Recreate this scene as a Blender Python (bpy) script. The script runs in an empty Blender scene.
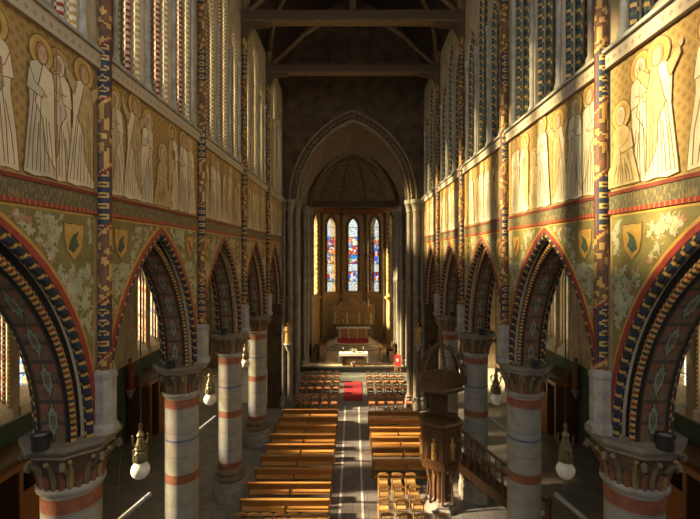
import bpy, bmesh, math, random
from mathutils import Vector, Matrix
from mathutils.geometry import tessellate_polygon
random.seed(7)
PI = math.pi
SC = bpy.context.scene
COL = SC.collection

# ------------------------------------------------------------------ camera
cam_d = bpy.data.cameras.new('camera')
cam = bpy.data.objects.new('camera', cam_d)
COL.objects.link(cam)
cam.location = (0, 0, 10.0)
cam.rotation_euler = (PI/2, 0, 0)
cam_d.sensor_width = 36
cam_d.lens = 430/700*36
cam_d.shift_x = -3/700
cam_d.shift_y = -5.5/700
cam_d.clip_end = 300
SC.camera = cam

# ------------------------------------------------------------------ light
W = bpy.data.worlds.new('world')
SC.world = W
W.use_nodes = True
bg = W.node_tree.nodes['Background']
bg.inputs['Color'].default_value = (0.92, 0.93, 0.95, 1)
bg.inputs['Strength'].default_value = 7.0

sun_d = bpy.data.lights.new('sun', 'SUN')
sun = bpy.data.objects.new('sun', sun_d)
COL.objects.link(sun)
SUN_EL, SUN_AZ = math.radians(24), math.radians(7)
sd = Vector((math.cos(SUN_EL)*math.cos(SUN_AZ), math.cos(SUN_EL)*math.sin(SUN_AZ), -math.sin(SUN_EL)))
sun.rotation_euler = sd.to_track_quat('-Z', 'Y').to_euler()
sun_d.energy = 72
sun_d.color = (1.0, 0.88, 0.70)
sun_d.angle = math.radians(5)
sun.location = (-40, 0, 30)

SC.view_settings.view_transform = 'Standard'
SC.view_settings.look = 'None'
SC.view_settings.gamma = 1
SC.view_settings.exposure = 0.1
SC.view_settings.use_curve_mapping = False
SC.cycles.use_denoising = True
SC.cycles.max_bounces = 10
SC.cycles.diffuse_bounces = 6
SC.cycles.transparent_max_bounces = 12
SC.cycles.sample_clamp_indirect = 6

# ------------------------------------------------------------------ materials
MATS = {}
def mat(name, col, rough=0.7, col2=None, scale=6.0, metal=0.0, bump=0.0, detail=4, lo=0.35, hi=0.65, spec=0.3):
    if name in MATS: return MATS[name]
    m = bpy.data.materials.new(name); m.use_nodes = True
    nt = m.node_tree; b = nt.nodes['Principled BSDF']
    b.inputs['Roughness'].default_value = rough
    b.inputs['Metallic'].default_value = metal
    b.inputs['Specular IOR Level'].default_value = spec
    if col2 is None: col2 = tuple(c*0.72 for c in col)
    tc = nt.nodes.new('ShaderNodeTexCoord')
    no = nt.nodes.new('ShaderNodeTexNoise'); no.inputs['Scale'].default_value = scale; no.inputs['Detail'].default_value = detail
    nt.links.new(tc.outputs['Object'], no.inputs['Vector'])
    r = nt.nodes.new('ShaderNodeValToRGB')
    r.color_ramp.elements[0].position = lo; r.color_ramp.elements[1].position = hi
    r.color_ramp.elements[0].color = (*col2, 1); r.color_ramp.elements[1].color = (*col, 1)
    nt.links.new(no.outputs['Fac'], r.inputs['Fac'])
    nt.links.new(r.outputs['Color'], b.inputs['Base Color'])
    if bump:
        bp = nt.nodes.new('ShaderNodeBump'); bp.inputs['Strength'].default_value = bump; bp.inputs['Distance'].default_value = 0.02
        nt.links.new(no.outputs['Fac'], bp.inputs['Height']); nt.links.new(bp.outputs['Normal'], b.inputs['Normal'])
    MATS[name] = m
    return m

def mathn(nt, op, a, b=None, c=None):
    n = nt.nodes.new('ShaderNodeMath'); n.operation = op
    for i, v in enumerate((a, b, c)):
        if v is None: continue
        if isinstance(v, (int, float)): n.inputs[i].default_value = v
        else: nt.links.new(v, n.inputs[i])
    return n.outputs[0]
def mixc(nt, fac, a, b):
    n = nt.nodes.new('ShaderNodeMix'); n.data_type = 'RGBA'
    for k, v in ((0, fac), (6, a), (7, b)):
        if isinstance(v, (tuple, list)): n.inputs[k].default_value = (*v, 1)
        elif isinstance(v, (int, float)): n.inputs[k].default_value = v
        else: nt.links.new(v, n.inputs[k])
    return n.outputs[2]
def newmat(name, rough=0.7, spec=0.3):
    m = bpy.data.materials.new(name); m.use_nodes = True
    nt = m.node_tree; b = nt.nodes['Principled BSDF']
    b.inputs['Roughness'].default_value = rough; b.inputs['Specular IOR Level'].default_value = spec
    tc = nt.nodes.new('ShaderNodeTexCoord')
    sp = nt.nodes.new('ShaderNodeSeparateXYZ'); nt.links.new(tc.outputs['Object'], sp.inputs[0])
    MATS[name] = m
    return m, nt, b, tc, sp

def noise(nt, tc, scale, detail=4):
    no = nt.nodes.new('ShaderNodeTexNoise'); no.inputs['Scale'].default_value = scale; no.inputs['Detail'].default_value = detail
    nt.links.new(tc.outputs['Object'], no.inputs['Vector'])
    return no.outputs['Fac']

def diaper_mat():
    # gold-brown painted ground with a lattice of small darker lozenges (in the Y-Z plane)
    m, nt, b, tc, sp = newmat('gold_diaper', 0.55, 0.35)
    y, z = sp.outputs[1], sp.outputs[2]
    u = mathn(nt, 'MULTIPLY', mathn(nt, 'ADD', y, z), 5.2)
    v = mathn(nt, 'MULTIPLY', mathn(nt, 'SUBTRACT', y, z), 5.2)
    fu = mathn(nt, 'ABSOLUTE', mathn(nt, 'SUBTRACT', mathn(nt, 'FRACT', u), 0.5))
    fv = mathn(nt, 'ABSOLUTE', mathn(nt, 'SUBTRACT', mathn(nt, 'FRACT', v), 0.5))
    d = mathn(nt, 'LESS_THAN', mathn(nt, 'MAXIMUM', fu, fv), 0.2)
    ln = mathn(nt, 'GREATER_THAN', mathn(nt, 'MAXIMUM', fu, fv), 0.45)
    n1 = noise(nt, tc, 1.3)
    base = mixc(nt, n1, (0.22, 0.135, 0.045), (0.32, 0.21, 0.075))
    c = mixc(nt, mathn(nt, 'MULTIPLY', d, 0.55), base, (0.15, 0.08, 0.028))
    c = mixc(nt, mathn(nt, 'MULTIPLY', ln, 0.5), c, (0.38, 0.27, 0.11))
    nt.links.new(c, b.inputs['Base Color'])
    return m

def inscription_mat():
    m, nt, b, tc, sp = newmat('inscription_band', 0.6)
    y, z = sp.outputs[1], sp.outputs[2]
    vo = nt.nodes.new('ShaderNodeTexNoise'); vo.inputs['Scale'].default_value = 1.0; vo.inputs['Detail'].default_value = 2
    cb = nt.nodes.new('ShaderNodeCombineXYZ')
    nt.links.new(mathn(nt, 'MULTIPLY', y, 30), cb.inputs[0]); nt.links.new(mathn(nt, 'MULTIPLY', z, 9), cb.inputs[1])
    nt.links.new(cb.outputs[0], vo.inputs['Vector'])
    st = mathn(nt, 'GREATER_THAN', vo.outputs['Fac'], 0.53)
    c = mixc(nt, mathn(nt, 'MULTIPLY', st, 0.55), (0.085, 0.08, 0.05), (0.27, 0.19, 0.07))
    nt.links.new(c, b.inputs['Base Color'])
    return m

def bead_mat():
    m, nt, b, tc, sp = newmat('red_bead', 0.6)
    y = sp.outputs[1]
    f = mathn(nt, 'ABSOLUTE', mathn(nt, 'SUBTRACT', mathn(nt, 'FRACT', mathn(nt, 'MULTIPLY', y, 9)), 0.5))
    d = mathn(nt, 'LESS_THAN', f, 0.13)
    c = mixc(nt, mathn(nt, 'MULTIPLY', d, 0.6), (0.22, 0.032, 0.026), (0.42, 0.22, 0.07))
    nt.links.new(c, b.inputs['Base Color'])
    return m

def sillband_mat():
    m, nt, b, tc, sp = newmat('sill_band', 0.7)
    y, z = sp.outputs[1], sp.outputs[2]
    f = mathn(nt, 'ABSOLUTE', mathn(nt, 'SUBTRACT', mathn(nt, 'FRACT', mathn(nt, 'MULTIPLY', y, 6)), 0.5))
    g = mathn(nt, 'ABSOLUTE', mathn(nt, 'SUBTRACT', mathn(nt, 'FRACT', mathn(nt, 'MULTIPLY', z, 6)), 0.5))
    d = mathn(nt, 'LESS_THAN', mathn(nt, 'ADD', f, g), 0.28)
    c = mixc(nt, mathn(nt, 'MULTIPLY', d, 0.6), (0.36, 0.30, 0.23), (0.16, 0.11, 0.075))
    nt.links.new(c, b.inputs['Base Color'])
    return m

def floor_mat(name, c1, c2, mortar, sx, rough=0.45):
    m, nt, b, tc, sp = newmat(name, rough, 0.4)
    br = nt.nodes.new('ShaderNodeTexBrick')
    br.inputs['Scale'].default_value = sx
    br.inputs['Color1'].default_value = (*c1, 1); br.inputs['Color2'].default_value = (*c2, 1)
    br.inputs['Mortar'].default_value = (*mortar, 1); br.inputs['Mortar Size'].default_value = 0.012
    br.offset = 0.5
    br.inputs['Brick Width'].default_value = 0.6; br.inputs['Row Height'].default_value = 0.6
    nt.links.new(tc.outputs['Object'], br.inputs['Vector'])
    n1 = noise(nt, tc, 2.2, 6)
    c = mixc(nt, mathn(nt, 'MULTIPLY', n1, 0.75), br.outputs['Color'], tuple(x*0.35 for x in c1))
    nt.links.new(c, b.inputs['Base Color'])
    return m

def drum_mat():
    m, nt, b, tc, sp = newmat('column_stone', 0.75)
    z = sp.outputs[2]
    f = mathn(nt, 'ABSOLUTE', mathn(nt, 'SUBTRACT', mathn(nt, 'FRACT', mathn(nt, 'MULTIPLY', z, 1.45)), 0.5))
    j = mathn(nt, 'GREATER_THAN', f, 0.485)
    n1 = noise(nt, tc, 3.0, 6)
    base = mixc(nt, n1, (0.17, 0.16, 0.135), (0.36, 0.35, 0.305))
    c = mixc(nt, mathn(nt, 'MULTIPLY', j, 0.6), base, (0.13, 0.12, 0.10))
    nt.links.new(c, b.inputs['Base Color'])
    return m

def wood_mat(name, c1, c2, rough=0.4, axis=0, spec=0.4):
    m, nt, b, tc, sp = newmat(name, rough, spec)
    mp = nt.nodes.new('ShaderNodeMapping')
    s = [14, 14, 14]; s[axis] = 0.9
    mp.inputs['Scale'].default_value = s
    nt.links.new(tc.outputs['Object'], mp.inputs['Vector'])
    no = nt.nodes.new('ShaderNodeTexNoise'); no.inputs['Scale'].default_value = 1.6; no.inputs['Detail'].default_value = 5
    nt.links.new(mp.outputs[0], no.inputs['Vector'])
    c = mixc(nt, no.outputs['Fac'], c1, c2)
    nt.links.new(c, b.inputs['Base Color'])
    return m

def glass_mat(name, style):
    """leaded stained glass: tinted, lets the daylight and the sky through"""
    m = bpy.data.materials.new(name); m.use_nodes = True
    nt = m.node_tree
    for n in list(nt.nodes): nt.nodes.remove(n)
    out = nt.nodes.new('ShaderNodeOutputMaterial')
    tr = nt.nodes.new('ShaderNodeBsdfTransparent')
    gl = nt.nodes.new('ShaderNodeBsdfGlossy'); gl.inputs['Roughness'].default_value = 0.15
    mx = nt.nodes.new('ShaderNodeMixShader'); mx.inputs[0].default_value = 0.04
    nt.links.new(tr.outputs[0], mx.inputs[1]); nt.links.new(gl.outputs[0], mx.inputs[2])
    nt.links.new(mx.outputs[0], out.inputs[0])
    tc = nt.nodes.new('ShaderNodeTexCoord')
    vo = nt.nodes.new('ShaderNodeTexVoronoi'); vo.inputs['Scale'].default_value = 3.0 if style == 'plain' else (3.6 if style == 'apse_figure' else 7.0 if 'apse' in style or style == 'mixed' else 5.0)
    nt.links.new(tc.outputs['Object'], vo.inputs['Vector'])
    sp = nt.nodes.new('ShaderNodeSeparateColor'); nt.links.new(vo.outputs['Color'], sp.inputs[0])
    r = nt.nodes.new('ShaderNodeValToRGB'); r.color_ramp.interpolation = 'CONSTANT'
    cols = {'pale': [(0, (0.72, 0.69, 0.58)), (0.35, (0.66, 0.62, 0.48)), (0.6, (0.74, 0.66, 0.45)), (0.78, (0.55, 0.62, 0.50)), (0.92, (0.70, 0.45, 0.28))],
            'plain': [(0, (0.8, 0.78, 0.68)), (0.4, (0.72, 0.68, 0.55)), (0.7, (0.78, 0.74, 0.62))],
            'figure': [(0, (0.05, 0.16, 0.55)), (0.17, (0.55, 0.07, 0.04)), (0.36, (0.62, 0.52, 0.34)), (0.52, (0.10, 0.33, 0.55)), (0.66, (0.60, 0.28, 0.07)), (0.8, (0.55, 0.56, 0.55)), (0.92, (0.12, 0.36, 0.16))],
            'mixed': [(0, (0.85, 0.80, 0.66)), (0.3, (0.88, 0.80, 0.60)), (0.55, (0.80, 0.80, 0.72)), (0.78, (0.25, 0.42, 0.70)), (0.9, (0.75, 0.25, 0.14))],
            'apse_pale': [(0, (0.418, 0.418, 0.397)), (0.35, (0.355, 0.376, 0.376)), (0.6, (0.418, 0.376, 0.293)), (0.85, (0.293, 0.376, 0.418))],
            'apse_figure': [(0, (0.049, 0.167, 0.418)), (0.17, (0.355, 0.059, 0.042)), (0.34, (0.418, 0.376, 0.272)), (0.50, (0.084, 0.251, 0.418)), (0.64, (0.418, 0.209, 0.063)), (0.76, (0.376, 0.376, 0.376)), (0.93, (0.125, 0.293, 0.167))],
            }[style]
    e = r.color_ramp.elements
    while len(e) < len(cols): e.new(0.5)
    for k, (p, c) in enumerate(cols): e[k].position = p; e[k].color = (*c, 1)
    nt.links.new(sp.outputs[0], r.inputs['Fac'])
    col = r.outputs['Color']
    vd = nt.nodes.new('ShaderNodeTexVoronoi'); vd.feature = 'DISTANCE_TO_EDGE'; vd.inputs['Scale'].default_value = vo.inputs['Scale'].default_value
    nt.links.new(tc.outputs['Object'], vd.inputs['Vector'])
    lead = mathn(nt, 'LESS_THAN', vd.outputs['Distance'], 0.035)
    col = mixc(nt, mathn(nt, 'MULTIPLY', lead, 0.85), col, (0.02, 0.02, 0.02))
    nt.links.new(col, tr.inputs['Color'])
    MATS[name] = m
    return m

M_diaper, M_insc, M_bead, M_sillb, M_drum = diaper_mat(), inscription_mat(), bead_mat(), sillband_mat(), drum_mat()
M_floor = floor_mat('floor_slate', (0.19, 0.185, 0.17), (0.27, 0.26, 0.235), (0.09, 0.085, 0.075), 1.0)
M_glass_pale, M_glass_plain, M_glass_fig = glass_mat('glass_pale', 'pale'), glass_mat('glass_plain', 'plain'), glass_mat('glass_figure', 'mixed')
M_glass_ap, M_glass_af = glass_mat('glass_apse_pale', 'apse_pale'), glass_mat('glass_apse_figure', 'apse_figure')
M_tfloor = mat('pale_pavement', (0.55, 0.50, 0.42), 0.6, (0.45, 0.41, 0.34), 2.0)
M_wall = mat('wall_ochre', (0.40, 0.33, 0.23), 0.8, (0.30, 0.235, 0.15), 2.0)
M_stone = mat('grey_stone', (0.33, 0.31, 0.27), 0.8, (0.22, 0.205, 0.175), 4.0, bump=0.2)
M_pier = mat('pier_stone', (0.22, 0.195, 0.15), 0.75, (0.15, 0.13, 0.10), 2.0)
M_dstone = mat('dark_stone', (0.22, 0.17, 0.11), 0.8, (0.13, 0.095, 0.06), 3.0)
M_olive = mat('olive_ground', (0.20, 0.175, 0.065), 0.65, (0.14, 0.12, 0.045), 3.0)
M_vine = mat('vine_paint', (0.40, 0.39, 0.275), 0.7, (0.28, 0.29, 0.195), 4.0)
M_vine2 = mat('vine_rose', (0.38, 0.22, 0.13), 0.7)
M_red = mat('red_paint', (0.28, 0.045, 0.035), 0.6)
M_dred = mat('dark_red_paint', (0.17, 0.035, 0.025), 0.7)
M_navy = mat('navy_paint', (0.022, 0.032, 0.055), 0.6)
M_dgreen = mat('dark_green_paint', (0.06, 0.09, 0.06), 0.7)
M_green = mat('sage_paint', (0.20, 0.25, 0.17), 0.7)
M_gold = mat('gold_paint', (0.45, 0.28, 0.075), 0.5, (0.34, 0.20, 0.05))
M_cream = mat('cream_paint', (0.68, 0.62, 0.47), 0.7)
M_black = mat('black_paint', (0.025, 0.022, 0.02), 0.6)
M_brick = mat('terracotta_band', (0.27, 0.10, 0.05), 0.75, (0.19, 0.07, 0.04), 5.0)
M_blue = mat('blue_band', (0.10, 0.14, 0.24), 0.7)
M_robe = mat('robe_cream', (0.60, 0.52, 0.37), 0.65, (0.50, 0.43, 0.29), 2.5)
M_robe2 = mat('robe_grey', (0.47, 0.43, 0.33), 0.65, (0.39, 0.35, 0.26), 2.5)
M_robe3 = mat('robe_ochre', (0.44, 0.33, 0.16), 0.65)
M_rose = mat('robe_rose', (0.33, 0.18, 0.10), 0.65)
M_face = mat('painted_face', (0.46, 0.33, 0.21), 0.65)
M_line = mat('outline_brown', (0.17, 0.105, 0.045), 0.7)
M_halo = mat('halo_gold', (0.48, 0.33, 0.11), 0.45)
M_ceil = wood_mat('ceiling_timber', (0.022, 0.014, 0.009), (0.045, 0.028, 0.016), 0.7, 1)
M_beam = wood_mat('beam_timber', (0.05, 0.03, 0.017), (0.10, 0.06, 0.03), 0.6, 0)
M_rib = mat('rib_paint', (0.17, 0.105, 0.045), 0.7)
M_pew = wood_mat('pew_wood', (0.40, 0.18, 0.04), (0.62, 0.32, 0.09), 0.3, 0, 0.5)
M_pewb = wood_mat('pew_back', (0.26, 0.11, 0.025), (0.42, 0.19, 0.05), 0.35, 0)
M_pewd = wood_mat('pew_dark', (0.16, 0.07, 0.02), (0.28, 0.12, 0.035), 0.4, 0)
M_chair = wood_mat('chair_wood', (0.30, 0.15, 0.04), (0.50, 0.28, 0.09), 0.4, 2)
M_chaird = wood_mat('chair_dark', (0.07, 0.035, 0.015), (0.14, 0.07, 0.03), 0.45, 2)
M_rush = mat('rush_seat', (0.55, 0.36, 0.13), 0.8, (0.40, 0.24, 0.08), 30)
M_rushr = mat('orange_seat', (0.50, 0.20, 0.07), 0.75, (0.40, 0.14, 0.05), 20)
M_oak = wood_mat('dark_oak', (0.065, 0.035, 0.018), (0.14, 0.075, 0.035), 0.45, 2)
M_oakw = wood_mat('warm_oak', (0.22, 0.085, 0.025), (0.34, 0.14, 0.045), 0.4, 2)
M_oakm = wood_mat('brown_oak', (0.10, 0.048, 0.02), (0.17, 0.085, 0.035), 0.4, 2)
M_iron = mat('wrought_iron', (0.07, 0.065, 0.05), 0.5, metal=0.6)
M_brass = mat('aged_brass', (0.22, 0.19, 0.11), 0.4, metal=0.7)
M_globe = mat('opal_globe', (0.85, 0.82, 0.74), 0.12, (0.70, 0.67, 0.60), 9, spec=0.6)
M_carpet = mat('red_carpet', (0.27, 0.018, 0.025), 0.95, (0.23, 0.015, 0.02), 30)
M_white = mat('white_linen', (0.80, 0.77, 0.70), 0.8)
M_marble = mat('pale_marble', (0.75, 0.67, 0.52), 0.45)
M_tan = mat('tan_pavement', (0.50, 0.39, 0.25), 0.5, (0.38, 0.29, 0.18), 1.5)
M_gilt = mat('gilded', (0.58, 0.38, 0.13), 0.4, (0.30, 0.17, 0.06), 8, metal=0.15)
M_grey = mat('grey_metal', (0.30, 0.30, 0.285), 0.4)
M_chart = mat('red_poster', (0.62, 0.05, 0.07), 0.6)
M_lineW = mat('white_marble_line', (0.66, 0.64, 0.58), 0.6)
M_runner = floor_mat('aisle_runner', (0.20, 0.19, 0.175), (0.27, 0.255, 0.23), (0.10, 0.095, 0.085), 0.9)

# ------------------------------------------------------------------ mesh builder
class MB:
    def __init__(s): s.v = []; s.f = []; s.m = []; s.mats = []
    def mi(s, m):
        if m not in s.mats: s.mats.append(m)
        return s.mats.index(m)
    def face(s, pts, m):
        i = len(s.v); s.v.extend([tuple(p) for p in pts]); s.f.append(tuple(range(i, i+len(pts)))); s.m.append(s.mi(m))
    def box(s, x0, x1, y0, y1, z0, z1, m):
        i = len(s.v)
        s.v += [(x0,y0,z0),(x1,y0,z0),(x1,y1,z0),(x0,y1,z0),(x0,y0,z1),(x1,y0,z1),(x1,y1,z1),(x0,y1,z1)]
        for f in ((0,3,2,1),(4,5,6,7),(0,1,5,4),(1,2,6,5),(2,3,7,6),(3,0,4,7)):
            s.f.append(tuple(i+k for k in f)); s.m.append(s.mi(m))
    def prism(s, poly, axis, a0, a1, m, holes=()):
        """poly: 2-D points; axis 0: (y,z), 1: (x,z), 2: (x,y); extruded from a0 to a1"""
        def P(p, a):
            return (a, p[0], p[1]) if axis == 0 else ((p[0], a, p[1]) if axis == 1 else (p[0], p[1], a))
        loops = [poly] + list(holes)
        mi = s.mi(m)
        flat = [p for l in loops for p in l]
        i = len(s.v)
        n = len(flat)
        s.v += [P(p, a0) for p in flat] + [P(p, a1) for p in flat]
        if holes:
            tris = tessellate_polygon([[Vector((p[0], p[1], 0)) for p in l] for l in loops])
            for t in tris:
                s.f.append((i+t[0], i+t[1], i+t[2])); s.m.append(mi)
                s.f.append((i+n+t[2], i+n+t[1], i+n+t[0])); s.m.append(mi)
        else:
            s.f.append(tuple(i+k for k in range(n))[::-1]); s.m.append(mi)
            s.f.append(tuple(i+n+k for k in range(n))); s.m.append(mi)
        o = 0
        for l in loops:
            L = len(l)
            for k in range(L):
                a, b = o+k, o+(k+1) % L
                s.f.append((i+a, i+b, i+n+b, i+n+a)); s.m.append(mi)
            o += L
    def ring(s, pi_, po, axis, a0, a1, m, mo=None):
        """solid band between two open paths of equal length"""
        def P(p, a):
            return (a, p[0], p[1]) if axis == 0 else ((p[0], a, p[1]) if axis == 1 else (p[0], p[1], a))
        n = len(pi_); i = len(s.v)
        for p, q in zip(pi_, po): s.v += [P(p,a0), P(q,a0), P(q,a1), P(p,a1)]
        mi = s.mi(m)
        for k in range(n-1):
            a, b = i+4*k, i+4*(k+1)
            for j in range(4):
                j2 = (j+1) % 4
                s.f.append((a+j, a+j2, b+j2, b+j)); s.m.append(mi)
        s.f.append((i, i+1, i+2, i+3)); s.m.append(mi)
        e = i+4*(n-1); s.f.append((e+3, e+2, e+1, e)); s.m.append(mi)
    def tube(s, path, r, m, sides=8, fn=None, ref=None, caps=True, closed=False):
        path = [Vector(p) for p in path]
        n = len(path); i = len(s.v)
        rs = r if isinstance(r, (list, tuple)) else [r]*n
        prev = None
        for k in range(n):
            t = (path[min(k+1, n-1)] - path[max(k-1, 0)])
            if t.length < 1e-9: t = Vector((0,0,1))
            t.normalize()
            rf = Vector(ref) if ref is not None else (prev if prev is not None else (Vector((1,0,0)) if abs(t.x) < 0.8 else Vector((0,1,0))))
            a = rf - t*rf.dot(t)
            if a.length < 1e-6: a = Vector((0,1,0)) - t*t.y
            a.normalize(); b = t.cross(a); prev = a
            for j in range(sides):
                an = 2*PI*j/sides
                s.v.append(tuple(path[k] + (a*math.cos(an) + b*math.sin(an))*rs[k]))
        for k in range(n-1):
            for j in range(sides):
                j2 = (j+1) % sides
                s.f.append((i+k*sides+j, i+k*sides+j2, i+(k+1)*sides+j2, i+(k+1)*sides+j))
                s.m.append(s.mi(fn(k, j) if fn else m))
        if caps:
            m0 = fn(0, 0) if fn else m
            s.f.append(tuple(i+j for j in range(sides))[::-1]); s.m.append(s.mi(m0))
            s.f.append(tuple(i+(n-1)*sides+j for j in range(sides))); s.m.append(s.mi(m0))
    def lathe(s, prof, m, c=(0,0,0), sides=24, sx=1, sy=1, fn=None, rot=0):
        i = len(s.v); n = len(prof)
        for r, z in prof:
            for j in range(sides):
                a = 2*PI*(j+0.5)/sides + rot
                s.v.append((c[0]+max(r,1e-4)*math.cos(a)*sx, c[1]+max(r,1e-4)*math.sin(a)*sy, c[2]+z))
        for k in range(n-1):
            for j in range(sides):
                j2 = (j+1) % sides
                s.f.append((i+k*sides+j, i+k*sides+j2, i+(k+1)*sides+j2, i+(k+1)*sides+j)); s.m.append(s.mi(fn(k, j) if fn else m))
        s.f.append(tuple(i+j for j in range(sides))[::-1]); s.m.append(s.mi(m))
        s.f.append(tuple(i+(n-1)*sides+j for j in range(sides))); s.m.append(s.mi(m))
    def ball(s, c, r, m, sides=16, rings=10, sz=1):
        s.lathe([(r*math.sin(PI*k/rings), -r*sz*math.cos(PI*k/rings)) for k in range(rings+1)], m, c, sides)
    def build(s, name, parent=None, smooth=False, recalc=True, loc=None):
        me = bpy.data.meshes.new(name)
        me.from_pydata(s.v, [], s.f)
        for m in s.mats: me.materials.append(m)
        me.polygons.foreach_set('material_index', s.m)
        if recalc or smooth:
            bm = bmesh.new(); bm.from_mesh(me)
            if recalc: bmesh.ops.recalc_face_normals(bm, faces=bm.faces)
            if smooth:
                for f in bm.faces: f.smooth = len(f.verts) <= 4
                for e in bm.edges:
                    if len(e.link_faces) == 2 and e.calc_face_angle(0) > 0.7: e.smooth = False
            bm.to_mesh(me); bm.free()
        me.update()
        o = bpy.data.objects.new(name, me); COL.objects.link(o)
        if parent is not None: o.parent = parent
        if loc: o.location = loc
        return o

def tag(o, label, cat, group=None, kind=None):
    if label: o['label'] = label
    if cat: o['category'] = cat
    if group: o['group'] = group
    if kind: o['kind'] = kind
    return o
def thing(name, label, cat, loc=(0,0,0), rz=0, group=None):
    o = bpy.data.objects.new(name, None); COL.objects.link(o)
    o.empty_display_size = 0.2
    o.location = loc; o.rotation_euler = (0,0,rz)
    return tag(o, label, cat, group)
def struct(o, label=None, cat=None):
    o['kind'] = 'structure'
    if label: o['label'] = label
    if cat: o['category'] = cat
    return o
KIDS = {}
def kids(o):
    return [c for c in bpy.data.objects if c.parent is o]
def dup(root, loc, rz=0, label=None, group=None, cache={}):
    if root.name not in cache:
        cache[root.name] = [(c, kids(c)) for c in kids(root)]
    r = root.copy(); COL.objects.link(r)
    r.location = loc; r.rotation_euler = (0,0,rz)
    if label: r['label'] = label
    if group: r['group'] = group
    for ch, gs in cache[root.name]:
        c = ch.copy(); COL.objects.link(c); c.parent = r
        for g in gs:
            d = g.copy(); COL.objects.link(d); d.parent = c
    return r
ORD = ['first', 'second', 'third', 'fourth', 'fifth', 'sixth', 'seventh', 'eighth', 'ninth', 'tenth']

# ------------------------------------------------------------------ geometry of the place
BAY, Y0 = 5.0, 7.78
def YK(k): return Y0 + BAY*k
FX, BX = 4.6, 5.56            # nave wall faces
CX = 5.08                     # column axis
SPR = 6.8                     # arcade springing
CC = 1.84                     # arch centre offset
YE = 27.9                     # chancel wall
ZT = 20.6
def arch_path(a, c, spring, mid, n=24):
    R = a + c
    t1 = math.acos(-c/R)
    left = [(mid + c + R*math.cos(PI + (t1-PI)*k/n), spring + R*math.sin(PI + (t1-PI)*k/n)) for k in range(n+1)]
    return left + [(2*mid - p[0], p[1]) for p in left[::-1][1:]]
def lancet(w, sill, spring, mid, n=8):
    return [(mid-w/2, sill)] + arch_path(w/2, w/2, spring, mid, n) + [(mid+w/2, sill)]
SILL = 13.62
LW, LG = 1.14, 1.42
def bay_lancets(mid):
    return [(LW, SILL, 17.7, mid-LG), (LW, SILL, 19.0, mid), (LW, SILL, 17.7, mid+LG)]
def densify(path, step):
    out = [path[0]]
    for a, b in zip(path, path[1:]):
        d = math.hypot(b[0]-a[0], b[1]-a[1]); n = max(1, int(round(d/step)))
        for k in range(1, n+1): out.append((a[0]+(b[0]-a[0])*k/n, a[1]+(b[1]-a[1])*k/n))
    return out
def rope(mb, path2, x, r, pal, step=0.06, sides=8):
    p = densify(path2, step)
    n = len(pal)
    mb.tube([(x, q[0], q[1]) for q in p], r, None, 8, fn=lambda k, j: pal[((2*k + j) // 2) % n], ref=(1,0,0))

# floor -------------------------------------------------------------
mb = MB(); mb.box(-12.8, 12.8, -3, 37.6, -0.3, 0, M_floor)
struct(mb.build('floor'))
mb = MB()
for x0, x1 in ((-12.7, -5.2), (5.2, 12.7)): mb.box(x0, x1, 28.9, 37.5, 0, 0.015, M_tfloor)
struct(mb.build('floor_transept'), 'pale stone pavement of the transepts', 'floor')
mb = MB(); mb.box(-0.46, 0.33, 3, 33.5, 0, 0.012, M_runner)
tag(mb.build('aisle_paving'), 'dark grey paving strip down the middle of the nave between the white lines', 'paving', kind='structure')
for x, w in ((-0.51, 'left'), (0.38, 'right')):
    mb = MB(); mb.box(x-0.05, x+0.05, 3, 28.2, 0, 0.014, M_lineW)
    tag(mb.build('floor_line'), f'white stone line along the {w} edge of the dark aisle paving', 'floor line', kind='structure')

# nave walls ----------------------------------------------------------
for s, nm in ((-1, 'left'), (1, 'right')):
    mb = MB()
    for k in range(-1, 4):
        y0, y1 = YK(k), YK(k+1)
        mid = (y0+y1)/2
        if k == 3: y1 = YE
        outer = [(y0, SPR)] + arch_path(2.3, CC, SPR, mid) + [(y1, SPR), (y1, ZT), (y0, ZT)]
        holes = [lancet(*l) for l in bay_lancets(mid)]
        mb.prism(outer, 0, s*FX, s*BX, M_wall, holes)
    mb.box(min(s*FX, s*BX), max(s*FX, s*BX), -3, YK(-1), 0, ZT, M_wall)
    struct(mb.build(f'wall_{nm}'), f'painted nave arcade wall on the {nm}', 'wall')

# nave roof -------------------------------------------------------------
prof = arch_path(4.6, 1.6, ZT, 0, 14)
mb = MB()
mb.ring(prof, [(p[0]*1.08, p[1]+0.3) for p in prof], 1, -3, YE+0.9, M_ceil)
struct(mb.build('ceiling'))
# west wall behind the camera; window opening added to let in fill light
mb = MB()
mb.prism([(-13, -0.3), (13, -0.3), (13, 12), (5.6, 13), (5.6, 28), (-5.6, 28), (-5.6, 13), (-13, 12)], 1, -3.6, -3, M_wall, [[(-2.6, 11.5), (2.6, 11.5), (2.6, 17), (0, 20.5), (-2.6, 17)]])
struct(mb.build('wall_back'))

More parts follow.
